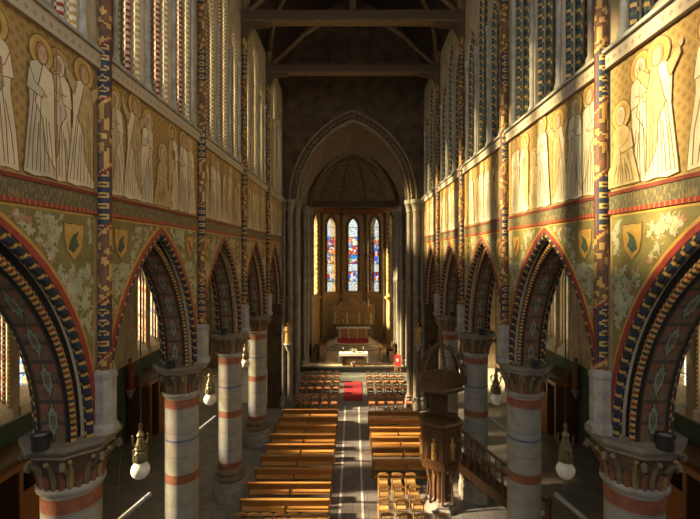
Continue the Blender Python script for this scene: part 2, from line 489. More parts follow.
# aisles ------------------------------------------------------------
AX = 12.0
def aisle_lancets(mid): return [(1.15, 4.5, 8.3, mid-0.75), (1.15, 4.5, 8.3, mid+0.75)]
MIDS = [5.28+5*i for i in range(5)]
wn = 0
for s, nm in ((-1, 'left'), (1, 'right')):
    mb = MB()
    holes = [lancet(*l) for m_ in MIDS for l in aisle_lancets(m_)]
    mb.prism([(-3, -0.3), (28.3, -0.3), (28.3, 11.2), (-3, 11.2)], 0, s*AX, s*(AX+0.8), M_wall, holes)
    struct(mb.build(f'wall_{nm}_aisle'), f'outer wall of the {nm} aisle', 'wall')
    mb = MB(); mb.prism([(s*5.56, 12.4), (s*12.8, 11.0), (s*12.8, 11.3), (s*5.56, 12.7)], 1, -3, 28.3, M_ceil)
    struct(mb.build(f'ceiling_{nm}_aisle'))
    mb = MB(); mb.box(min(s*AX, s*(AX-0.03)), max(s*AX, s*(AX-0.03)), -3, 28, 0, 4.1, M_dgreen)
    struct(mb.build(f'trim_{nm}_dado'), f'dark green painted dado of the {nm} aisle wall', 'dado')

# transept and crossing ----------------------------------------------
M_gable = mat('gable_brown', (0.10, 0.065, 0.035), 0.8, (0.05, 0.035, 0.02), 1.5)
mb = MB()   # chancel wall
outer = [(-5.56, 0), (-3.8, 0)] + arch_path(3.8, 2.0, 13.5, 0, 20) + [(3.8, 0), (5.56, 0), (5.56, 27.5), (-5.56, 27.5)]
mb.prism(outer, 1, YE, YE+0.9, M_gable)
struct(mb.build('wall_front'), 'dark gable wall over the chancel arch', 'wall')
for s, nm in ((-1, 'left'), (1, 'right')):
    mb = MB()
    x0, x1 = sorted((s*5.56, s*13.3))
    mb.prism([(x0, 10.8), (x1, 10.8), (x1, 15.5), (x0, 15.5)], 1, 28.3, 28.8, M_wall)
    # end wall with a great window
    holes = [lancet(1.5, 5.2, 11.0, 29.9), lancet(1.5, 5.2, 11.0, 31.75), lancet(1.5, 5.2, 11.0, 33.6), lancet(1.5, 5.2, 11.0, 35.45)]
    mb.prism([(28.3, -0.3), (37.6, -0.3), (37.6, 15.5), (28.3, 15.5)], 0, s*12.8, s*13.3, M_wall, holes)
    x0, x1 = sorted((s*4.6, s*13.3))
    mb.prism([(x0, -0.3), (x1, -0.3), (x1, 15.5), (x0, 15.5)], 1, 37.6, 38.1, M_wall)
    # crossing side wall above the transept opening
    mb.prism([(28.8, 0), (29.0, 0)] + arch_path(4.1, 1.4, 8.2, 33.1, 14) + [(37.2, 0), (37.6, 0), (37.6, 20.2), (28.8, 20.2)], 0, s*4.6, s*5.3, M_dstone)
    # chancel side wall; lancet openings added to brighten the apse
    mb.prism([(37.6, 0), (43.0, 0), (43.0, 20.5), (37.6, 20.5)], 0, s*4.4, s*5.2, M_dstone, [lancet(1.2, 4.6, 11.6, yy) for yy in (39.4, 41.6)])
    struct(mb.build(f'wall_{nm}_transept'), f'{nm} transept and chancel walling', 'wall')
    mb = MB(); mb.box(*sorted((s*5.3, s*13.3)), 28.3, 38.1, 15.5, 15.8, M_ceil)
    struct(mb.build(f'ceiling_{nm}_transept'))
prof = arch_path(4.6, 2.0, 13.6, 0, 14)
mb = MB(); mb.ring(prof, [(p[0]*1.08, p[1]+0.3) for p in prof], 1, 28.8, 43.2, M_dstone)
struct(mb.build('ceiling_chancel'))

# apse ---------------------------------------------------------------
AP = [(-4.4, 43.0), (-3.5, 46.6), (-1.35, 48.6), (1.35, 48.6), (3.5, 46.6), (4.4, 43.0)]
M_apse = mat('apse_gold', (0.48, 0.34, 0.15), 0.6, (0.34, 0.23, 0.095), 3.0)
AW = [1.3, 1.3, 1.15, 1.3, 1.3]
def facet(i):
    p, q = Vector((*AP[i], 0)), Vector((*AP[i+1], 0))
    d = (q-p); L = d.length; d.normalize(); n = Vector((d.y, -d.x, 0))   # n points inwards
    return p, d, n, L
mb = MB()
for i in range(5):
    p, d, n, L = facet(i)
    outer = [(0, 0), (L, 0), (L, 20.4), (0, 20.4)]
    hole = lancet(AW[i], 5.8, 13.05, L/2, 8)
    loops = [outer, hole]; flat = outer + hole; N = len(flat); b0 = len(mb.v)
    for off in (0, -0.7):
        mb.v += [tuple(p + d*a + n*off + Vector((0,0,z))) for a, z in flat]
    mi = mb.mi(M_apse)
    for t in tessellate_polygon([[Vector((a, z, 0)) for a, z in l] for l in loops]):
        mb.f.append(tuple(b0+x for x in t)); mb.m.append(mi); mb.f.append(tuple(b0+N+x for x in t[::-1])); mb.m.append(mi)
    o_ = 0
    for l in loops:
        for k in range(len(l)):
            a, c = o_+k, o_+(k+1) % len(l)
            mb.f.append((b0+a, b0+c, b0+N+c, b0+N+a)); mb.m.append(mi)
        o_ += len(l)
struct(mb.build('wall_apse'), 'gold-brown polygonal apse wall', 'wall')
# apse vault webs
KEY = Vector((0, 43.6, 19.7))
mb = MB()
def apse_curve(pt, t):
    b = Vector((pt[0], pt[1], 15.0)); h = 1-math.cos(t*PI/2); v = math.sin(t*PI/2)
    return Vector((b.x+(KEY.x-b.x)*h, b.y+(KEY.y-b.y)*h, b.z+(KEY.z-b.z)*v))
for i in range(5):
    for k in range(8):
        a0, a1 = apse_curve(AP[i], k/8), apse_curve(AP[i], (k+1)/8)
        b0, b1 = apse_curve(AP[i+1], k/8), apse_curve(AP[i+1], (k+1)/8)
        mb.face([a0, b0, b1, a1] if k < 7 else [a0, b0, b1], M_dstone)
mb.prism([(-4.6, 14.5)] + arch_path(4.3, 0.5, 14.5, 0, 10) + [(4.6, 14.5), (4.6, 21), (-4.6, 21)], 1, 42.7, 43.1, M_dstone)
struct(mb.build('ceiling_apse'))
mb = MB()
for i in range(6):
    mb.tube([apse_curve(AP[i], k/10) + Vector((0,-0.05,-0.05)) for k in range(11)], 0.09, M_rib, 6)
mb.ball(tuple(KEY+Vector((0,0,-0.1))), 0.25, M_gold, 10, 6)
struct(mb.build('trim_apse_ribs'), 'painted ribs meeting at the gilt boss of the apse vault', 'vault ribs')
mb = MB()
for i in range(5):
    p, d, n, L = facet(i)
    for z0, z1, t in ((14.4, 14.7, 0.22), (14.7, 15.0, 0.35), (5.2, 5.5, 0.2)):
        c = [p + n*0, p + d*L, p + d*L + n*t, p + n*t]
        b0 = len(mb.v); mb.v += [(q.x, q.y, z0) for q in c] + [(q.x, q.y, z1) for q in c]
        for f in ((0,3,2,1),(4,5,6,7),(0,1,5,4),(1,2,6,5),(2,3,7,6),(3,0,4,7)):
            mb.f.append(tuple(b0+k for k in f)); mb.m.append(mb.mi(M_oakw if z0 > 10 else M_gilt))
struct(mb.build('trim_apse_cornice'), 'cornice and string course round the apse', 'cornice')
mb = MB(); mb.box(-4.4, 4.4, 42.2, 42.6, 14.6, 15.2, M_beam)
tag(mb.build('tie_beam'), 'dark timber beam straight across the mouth of the apse above its windows', 'beam')

# ------------------------------------------------------------------ windows
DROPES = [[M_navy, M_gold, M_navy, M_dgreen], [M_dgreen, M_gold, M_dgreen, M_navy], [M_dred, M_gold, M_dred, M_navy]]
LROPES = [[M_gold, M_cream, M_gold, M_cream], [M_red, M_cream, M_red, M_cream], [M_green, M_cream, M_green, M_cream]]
def clerestory(s):
    parts = []
    x_out = 0.72
    g = MB()
    for l in bay_lancets(0):
        g.prism(lancet(*l), 0, s*(FX+x_out), s*(FX+x_out+0.02), M_glass_pale)
    parts.append(('glass', g, False))
    for l in bay_lancets(0):
        st = MB()
        w, si, sp, mid = l
        st.prism([(FX-0.0, si), (FX+x_out, si), (FX+x_out, si+0.9)] if s > 0 else [(-FX, si), (-FX-x_out, si), (-FX-x_out, si+0.9)], 1, mid-w/2, mid+w/2, M_stone)
        parts.append(('sloping_sill', st, False))
        ir = MB()
        for z in (15.0, 16.0, 17.0, 18.0, 19.0):
            if z < sp+0.5: ir.box(*sorted((s*(FX+x_out-0.03), s*(FX+x_out))), mid-w/2, mid+w/2, z-0.02, z+0.02, M_iron)
        ir.box(*sorted((s*(FX+x_out-0.03), s*(FX+x_out))), mid-0.015, mid+0.015, si, sp+0.8, M_iron)
        parts.append(('glazing_bars', ir, False))
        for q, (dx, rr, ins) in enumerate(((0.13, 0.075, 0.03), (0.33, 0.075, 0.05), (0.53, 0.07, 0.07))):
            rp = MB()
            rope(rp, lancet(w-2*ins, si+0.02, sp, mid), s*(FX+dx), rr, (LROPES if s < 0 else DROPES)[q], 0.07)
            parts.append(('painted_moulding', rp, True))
    for mid in (-LG-LW/2-0.02, -LG/2, LG/2, LG+LW/2+0.02):
        c = MB()
        zt = 17.7
        c.lathe([(0.10, SILL), (0.10, SILL+0.12), (0.065, SILL+0.2), (0.065, zt-0.3), (0.09, zt-0.25), (0.07, zt-0.2), (0.12, zt)], M_stone, (s*(FX-0.02), mid, 0), 10)
        parts.append(('colonnette', c, True))
    return parts
def place_windows():
    n = 0
    for s, nm in ((-1, 'left'), (1, 'right')):
        protos = None
        for k in range(-1, 4):
            n += 1
            e = bpy.data.objects.new(f'window_{n}', None); COL.objects.link(e)
            e.location = (0, YK(k)+2.5, 0)
            struct(e, f'triple lancet clerestory window above the {ORD[k+1]} arch of the {nm} arcade', 'window')
            if protos is None:
                protos = [m.build(pn, e, sm) for pn, m, sm in clerestory(s)]
            else:
                for p in protos:
                    c = p.copy(); COL.objects.link(c); c.parent = e
    for s, nm in ((-1, 'left'), (1, 'right')):
        protos = None
        for i, m_ in enumerate(MIDS):
            n += 1
            e = bpy.data.objects.new(f'window_{n}', None); COL.objects.link(e); e.location = (0, m_, 0)
            struct(e, f'{ORD[i]} paired lancet window from the near end of the {nm} aisle', 'window')
            if protos is None:
                g = MB(); ir = MB(); sl = MB(); rp = MB()
                for l in aisle_lancets(0):
                    w, si, sp, mid = l
                    g.prism(lancet(*l), 0, s*(AX+0.55), s*(AX+0.57), M_glass_fig if s < 0 else M_glass_pale)
                    for z in (5.5, 6.5, 7.5, 8.5): ir.box(*sorted((s*(AX+0.5), s*(AX+0.54))), mid-w/2, mid+w/2, z-0.02, z+0.02, M_iron)
                    sl.prism([(s*(AX-0.06), si-0.3), (s*(AX-0.06), si), (s*(AX+0.55), si+0.55), (s*(AX+0.55), si-0.3)], 1, mid-w/2, mid+w/2, M_cream)
                    for q, dx in enumerate((0.08, 0.25, 0.42)):
                        rope(rp, lancet(w-0.06, si+0.02, sp, mid), s*(AX+dx), 0.07, LROPES[q], 0.08)
                protos = [g.build('glass', e), ir.build('glazing_bars', e), sl.build('sloping_sill', e), rp.build('painted_moulding', e, True)]
            else:
                for p in protos:
                    c = p.copy(); COL.objects.link(c); c.parent = e
        n += 1
        e = bpy.data.objects.new(f'window_{n}', None); COL.objects.link(e)
        struct(e, f'great window in the end wall of the {nm} transept', 'window')
        g = MB()
        for mid in (29.9, 31.75, 33.6, 35.45): g.prism(lancet(1.5, 5.2, 11.0, mid), 0, s*13.1, s*13.12, M_glass_plain)
        g.build('glass', e)
        n += 1
        e = bpy.data.objects.new(f'window_{n}', None); COL.objects.link(e)  # unseen side windows, added so sun and sky brighten the apse
        struct(e, f'added unseen pair of lancets lighting the apse, in the {nm} side wall of the sanctuary', 'window')
        g = MB()
        for mid in (39.4, 41.6): g.prism(lancet(1.2, 4.6, 11.6, mid), 0, s*4.9, s*4.92, M_glass_plain)
        g.build('glass', e)
    names = ['leftmost', 'second', 'middle', 'fourth', 'rightmost']
    for i in range(5):
        n += 1
        p, d, nn, L = facet(i)
        e = bpy.data.objects.new(f'window_{n}', None); COL.objects.link(e)
        struct(e, f'tall stained glass lancet in the apse, {names[i]} of the five', 'window')
        def T(a, off, z): return tuple(p + d*a + nn*off + Vector((0,0,z)))
        lp = lancet(AW[i], 5.8, 13.05, L/2, 8)
        figp = MB(); topp = MB(); ir = MB()
        # figure panel low-mid, pale canopies above and between
        def clip(z0, z1):
            return [(L/2-AW[i]/2, z0), (L/2+AW[i]/2, z0), (L/2+AW[i]/2, z1), (L/2-AW[i]/2, z1)]
        # tall glass bands, split by height
        def slab(mbx, poly, m):
            b0 = len(mbx.v); N = len(poly)
            mbx.v += [T(a, -0.35, z) for a, z in poly] + [T(a, -0.37, z) for a, z in poly]
            mbx.f.append(tuple(b0+k for k in range(N))); mbx.m.append(mbx.mi(m))
            mbx.f.append(tuple(b0+N+k for k in range(N))[::-1]); mbx.m.append(mbx.mi(m))
        side = i in (0, 4)
        F, PL = (M_glass_plain, M_glass_plain) if i == 0 else (M_glass_af, M_glass_ap)
        slab(topp, [q for q in lp if q[1] >= 13.0], PL)
        slab(topp, clip(11.9, 13.05), PL)
        slab(figp, clip(8.9, 11.9), F)
        slab(topp, clip(8.0, 8.9), PL)
        slab(figp, clip(6.9, 8.0), F)
        slab(topp, clip(5.8, 6.9), PL)
        topp.build('pale_glass', e, recalc=False); figp.build('figure_glass', e, recalc=False)
        for z in (6.9, 8.0, 8.9, 9.9, 10.9, 11.9, 13.0):
            b0 = len(ir.v); c = [T(L/2-AW[i]/2, -0.3, z-0.03), T(L/2+AW[i]/2, -0.3, z-0.03), T(L/2+AW[i]/2, -0.3, z+0.03), T(L/2-AW[i]/2, -0.3, z+0.03)]
            ir.tube([T(L/2-AW[i]/2, -0.3, z), T(L/2+AW[i]/2, -0.3, z)], 0.03, M_iron, 4)
        ir.build('glazing_bars', e)
        fr = MB()
        inner = [T(a, 0.02, z) for a, z in densify(lp, 0.25)]
        fr.tube(inner, 0.09, M_gold, 6, fn=lambda k, j: (M_gold, M_rib)[k % 2])
        out2 = lancet(AW[i]+0.3, 5.8, 13.05, L/2, 8)
        fr.tube([T(a, 0.05, z) for a, z in densify(out2, 0.25)], 0.06, M_rib, 6)
        fr.build('painted_moulding', e, True)
    # shafts between apse facets
    for i in range(6):
        mb = MB(); c = AP[i]
        sx = c[0]*0.96; sy = c[1]-0.18
        mb.lathe([(0.2, 0.9), (0.2, 1.3), (0.13, 1.45), (0.13, 9.8), (0.19, 9.9), (0.13, 10.0), (0.13, 13.9), (0.18, 14.0), (0.15, 14.1), (0.26, 14.45)], M_rib if i in (1,2,3,4) else M_stone, (sx, sy, 0), 12)
        tag(mb.build('wall_shaft', None, True), f'slender {"gilt-brown" if 0<i<5 else "grey"} shaft between apse windows, {ORD[i]} from the left', 'shaft', 'shafts of the apse')
place_windows()

# ------------------------------------------------------------------ horizontal trims of the nave
tn = 0
for s, nm in ((-1, 'left'), (1, 'right')):
    for z0, z1, t, m, what in ((10.76, 11.03, 0.03, M_insc, 'dark inscription band under the painted frieze'), (10.70, 10.77, 0.05, M_bead, 'red beaded moulding under the inscription band'),
                               (11.03, 11.09, 0.05, M_dred, 'dark red moulding at the foot of the frieze'), (13.30, 13.62, 0.10, M_sillb, 'patterned stone sill band above the frieze')):
        tn += 1
        mb = MB(); mb.box(*sorted((s*FX, s*(FX-t))), 2.8, YE, z0, z1, m)
        if z1 == 13.62:
            mb.box(*sorted((s*FX, s*(FX-0.16))), 2.8, YE, z1-0.06, z1, M_stone)
        struct(mb.build(f'trim_{tn}'), f'{what}, {nm} wall', 'trim')

# ------------------------------------------------------------------ columns
def leaf_strip(mb, ang, r0, z0, z1, w, out, m):
    """a curling capital leaf"""
    c, s_ = math.cos(ang), math.sin(ang)
    n = 7; pts = []
    for k in range(n):
        t = k/(n-1)
        r = r0 + 0.03 + out*t**2.2 + (0.0 if t < 0.9 else 0.03)
        z = z0 + (z1-z0)*t - (0.05 if k == n-1 else 0)
        ww = w*(math.sin(PI*min(1, 0.25+t*0.7)))
        pts.append((r, z, ww))
    b0 = len(mb.v)
    for r, z, ww in pts:
        for q, dr in ((-1, -0.02), (0, 0.025), (1, -0.02)):
            x = r+dr; y = q*ww
            mb.v.append((x*c - y*s_, x*s_ + y*c, z))
        mb.v.append(((r-0.05)*c, (r-0.05)*s_, z))
    for k in range(n-1):
        a, b = b0+4*k, b0+4*(k+1)
        for u, v in ((0,1),(1,2),(2,3),(3,0)):
            mb.f.append((a+u, a+v, b+v, b+u)); mb.m.append(mb.mi(m))
    mb.f.append((b0+4*(n-1), b0+4*(n-1)+1, b0+4*(n-1)+2, b0+4*(n-1)+3)); mb.m.append(mb.mi(m))
R_ = 0.475
M_leafb = mat('capital_ground', (0.11, 0.075, 0.045), 0.7)
M_leafg = mat('leaf_gilt', (0.30, 0.20, 0.08), 0.6)
M_leafr = mat('leaf_rust', (0.22, 0.09, 0.05), 0.65)
M_leafo = mat('leaf_olive', (0.17, 0.13, 0.075), 0.65)
def make_column(loc, label):
    t = thing('column', label, 'column', loc, 0, 'columns of the nave arcades')
    m = MB(); m.lathe([(0.70, 0), (0.70, 0.5), (0.66, 0.56), (0.66, 0.78), (0.60, 0.84)], M_stone, (0,0,0), 8, rot=0); m.build('plinth', t)
    m = MB(); m.lathe([(0.60, 0.82), (0.66, 0.88), (0.66, 0.96), (0.59, 1.02), (0.56, 1.05), (0.60, 1.1), (0.60, 1.16), (0.53, 1.22), (R_, 1.26)], M_dstone, (0,0,0), 28); m.build('base_moulding', t, True)
    m = MB(); m.lathe([(R_, 1.24), (R_, 5.92)], M_drum, (0,0,0), 32); m.build('shaft', t, True)
    for z0, z1, mm, nm in ((1.30, 1.55, M_brick, 'painted_band'), (3.38, 3.64, M_brick, 'painted_band'), (5.55, 5.80, M_brick, 'painted_band'), (4.58, 4.64, M_blue, 'painted_band')):
        m = MB(); m.lathe([(R_, z0), (R_+0.006, z0), (R_+0.006, z1), (R_, z1)], mm, (0,0,0), 32); m.build(nm, t, True)
    m = MB()
    m.lathe([(R_, 5.86), (R_+0.07, 5.90), (R_+0.07, 5.95), (R_+0.01, 5.99)], M_stone, (0,0,0), 32); m.build('necking', t, True)
    m = MB()
    m.lathe([(R_+0.0, 5.97), (R_+0.02, 6.2), (R_+0.09, 6.4), (0.66, 6.58)], M_leafb, (0,0,0), 24)
    pal = [M_leafg, M_leafr, M_leafo, M_leafr]
    for k in range(24): leaf_strip(m, 2*PI*k/24, R_, 5.98, 6.32 if k % 2 else 6.53, 0.055, 0.10 if k % 2 else 0.17, pal[k % 4])
    for k in range(12): m.ball((0.665*math.cos(2*PI*k/12), 0.665*math.sin(2*PI*k/12), 6.50), 0.045, M_leafg, 8, 6)
    for k in range(8):
        a = 2*PI*(k+0.5)/8
        m.tube([(0.56*math.cos(a), 0.56*math.sin(a), 6.3), (0.66*math.cos(a), 0.66*math.sin(a), 6.45), (0.76*math.cos(a), 0.76*math.sin(a), 6.52), (0.78*math.cos(a), 0.78*math.sin(a), 6.44), (0.73*math.cos(a), 0.73*math.sin(a), 6.40)], [0.05, 0.05, 0.05, 0.045, 0.03], M_leafo, 6)
    m.build('capital', t, True)
    m = MB()
    m.lathe([(0.66, 6.54), (0.70, 6.58), (0.70, 6.62), (0.75, 6.66), (0.80, 6.72), (0.80, SPR), (0.3, SPR)], M_pier, (0,0,0), 8); m.build('abacus', t)
    return t
pos = ['nearest', 'second', 'third', 'fourth']
def col_label(nm, k):
    ex = {('left', 0): ', only its top in view', ('right', 0): ', only its top in view', ('right', 2): ', behind the pulpit', ('left', 2): ', standing beside the pews'}.get((nm, k), '')
    return f'{pos[k]} grey column of the {nm} arcade with terracotta bands{ex}'
C0 = make_column((-CX, YK(0), 0), col_label('left', 0))
for k in range(1, 4): dup(C0, (-CX, YK(k), 0), 0, col_label('left', k))
for k in range(0, 4): dup(C0, (CX, YK(k), 0), PI, col_label('right', k))

# spot lamps on the abaci
def make_spot(loc, label):
    t = thing('spotlight', label, 'spotlight', loc, 0, 'spotlights on the column tops')
    m = MB(); m.lathe([(0.13, 0), (0.13, 0.20), (0.145, 0.20), (0.145, 0.24), (0.10, 0.24), (0.10, 0.21)], M_black, (0,0,0), 16); m.build('housing', t, True)
    m = MB(); m.lathe([(0.10, 0.212), (0.10, 0.222)], M_grey, (0,0,0), 16); m.build('lens', t)
    return t
S0 = None
for s, nm in ((-1, 'left'), (1, 'right')):
    for k in range(4):
        loc = (s*(CX+0.05), YK(k)-0.72, SPR)
        lb = f'small black drum spotlight on top of the {pos[k]} {nm} column'
        S0 = make_spot(loc, lb) if S0 is None else S0
        if (s, k) != (-1, 0): dup(S0, loc, 0, lb)

# ------------------------------------------------------------------ arches
M_soff = [mat('soffit_red', (0.24, 0.085, 0.05), 0.75), mat('soffit_olive', (0.13, 0.12, 0.075), 0.75), mat('soffit_green', (0.21, 0.24, 0.165), 0.75), mat('soffit_brown', (0.17, 0.10, 0.06), 0.75), mat('soffit_dark', (0.075, 0.062, 0.04), 0.75)]
def soffit_mat_fn(i, j, n):
    c = abs(j-(n-1)/2)
    if j in (0, n-1): return M_soff[4]
    d = abs(i % 10 - 4.5)
    if c*1.3 + d < 2.2: return M_soff[1]
    if c*1.3 + d < 4.2: return M_soff[2]
    if c*1.3 + d < 5.2: return M_soff[4]
    b = (i + (0 if j > n/2 else 0)) % 5
    if b == 0: return M_soff[4]
    if (j % 4 == 0) and (i // 5) % 2: return M_soff[1]
    return M_soff[0] if b in (1, 2) else M_soff[3]
def make_arch(s, label):
    t = thing('painted_arch', label, 'arch', (0,0,0), 0, 'painted arches of the nave arcades')
    N = 26
    # inner order (solid) + painted soffit
    m = MB(); pi_, po = arch_path(2.03, CC, SPR, 0, N), arch_path(2.33, CC, SPR, 0, N)
    m.ring(pi_, po, 0, s*(FX+0.2), s*(BX-0.2), M_black); m.build('inner_order', t)
    m = MB(); pa = arch_path(2.02, CC, SPR, 0, 55); w = 15
    xs = [s*(FX+0.26 + (BX-FX-0.52)*q/w) for q in range(w+1)]
    b0 = len(m.v)
    for p in pa:
        for x in xs: m.v.append((x, p[0], p[1]))
    for i in range(len(pa)-1):
        for j in range(w):
            a = b0 + i*(w+1)+j
            m.f.append((a, a+1, a+w+2, a+w+1)); m.m.append(m.mi(soffit_mat_fn(i, j, w)))
    m.build('painted_soffit', t, recalc=False)
    for a, x, r, pal, st in ((2.27, FX+0.03, 0.075, [M_navy, M_navy, M_black, M_gold], 0.06), (2.10, FX+0.2, 0.06, [M_dred, M_gold, M_navy, M_gold], 0.055), (2.27, BX-0.03, 0.075, [M_navy, M_navy, M_black, M_gold], 0.08), (2.10, BX-0.2, 0.06, [M_dred, M_gold, M_navy, M_gold], 0.08)):
        m = MB(); rope(m, arch_path(a, CC, SPR, 0, 20), s*x, r, pal, st); m.build('rope_moulding', t, True)
    for a0, a1, mm, d in ((2.32, 2.42, M_red, 0.035), (2.42, 2.455, M_gold, 0.025)):
        m = MB(); m.ring(arch_path(a0, CC, SPR, 0, N), arch_path(a1, CC, SPR, 0, N), 0, s*FX, s*(FX-d), mm)
        m.build('painted_border', t)
    return t
for s, nm in ((-1, 'left'), (1, 'right')):
    A0 = None
    for k in range(-1, 4):
        lb = f'{ORD[k+1]} pointed arch from the near end of the {nm} arcade, with rope mouldings'
        if A0 is None:
            A0 = make_arch(s, lb); A0.location = (0, YK(k)+2.5, 0)
        else: dup(A0, (0, YK(k)+2.5, 0), 0, lb)

M_shred = mat('scroll_red', (0.17, 0.07, 0.04), 0.65)
M_shbr = mat('scroll_brown', (0.11, 0.065, 0.035), 0.65)
# ------------------------------------------------------------------ wall shafts
SST = 0.032
def shaft_fn(k, j):
    z = k*SST
    zz = z + (j - 7.5)*0.035 if j < 8 else z + (23.5 - j - 16 + 0)*0.035   # slanting ends of the bands
    seg = zz % 2.3
    if seg < 1.15:
        if seg < 0.05 or seg > 1.10: return M_gold
        if 0.05 <= seg < 0.10 or 1.05 < seg: return M_dred
        if j in (0, 8): return M_dred
        a, b = (z / 0.19) % 1 - 0.5, (j % 8) / 8 - 0.5
        d = math.hypot(a, b*0.9)
        return M_gold if 0.14 < d < 0.30 else M_navy
    q = math.sin(z*19 + math.sin(z*9)*2 + j*0.79) + 0.8*math.sin(z*11 - j*1.57)
    return M_gold if q > 0.35 else (M_shbr if q > -0.6 else M_shred)
def make_shaft(s, loc, label):
    t = thing('wall_shaft', label, 'wall shaft', loc, 0, 'painted shafts of the nave walls')
    m = MB()
    m.lathe([(0.24, 0), (0.24, 0.12), (0.19, 0.18), (0.19, 0.95), (0.21, 1.0), (0.21, 1.06), (0.15, 1.12)], M_stone, (0,0,0), 8); m.build('stone_base', t)
    m = MB(); st = SST; n = int((ZT-0.5-SPR-1.1)/st)
    m.tube([(0,0,1.1+st*k) for k in range(n)], 0.115, None, 16, fn=shaft_fn, ref=(1,0,0)); m.build('painted_shaft', t, True)
    m = MB(); z = ZT-SPR-0.55
    m.lathe([(0.12, z-0.1), (0.17, z), (0.15, z+0.05), (0.26, z+0.4), (0.28, z+0.55)], M_rib, (0,0,0), 12); m.build('capital', t, True)
    m = MB()
    return t
for s, nm in ((-1, 'left'), (1, 'right')):
    Sh = None
    for k in range(4):
        lb = f'tall painted half-shaft rising from the {pos[k]} {nm} column to the roof'
        loc = (s*4.49, YK(k), SPR)
        if Sh is None: Sh = make_shaft(s, loc, lb)
        else: dup(Sh, loc, 0, lb)

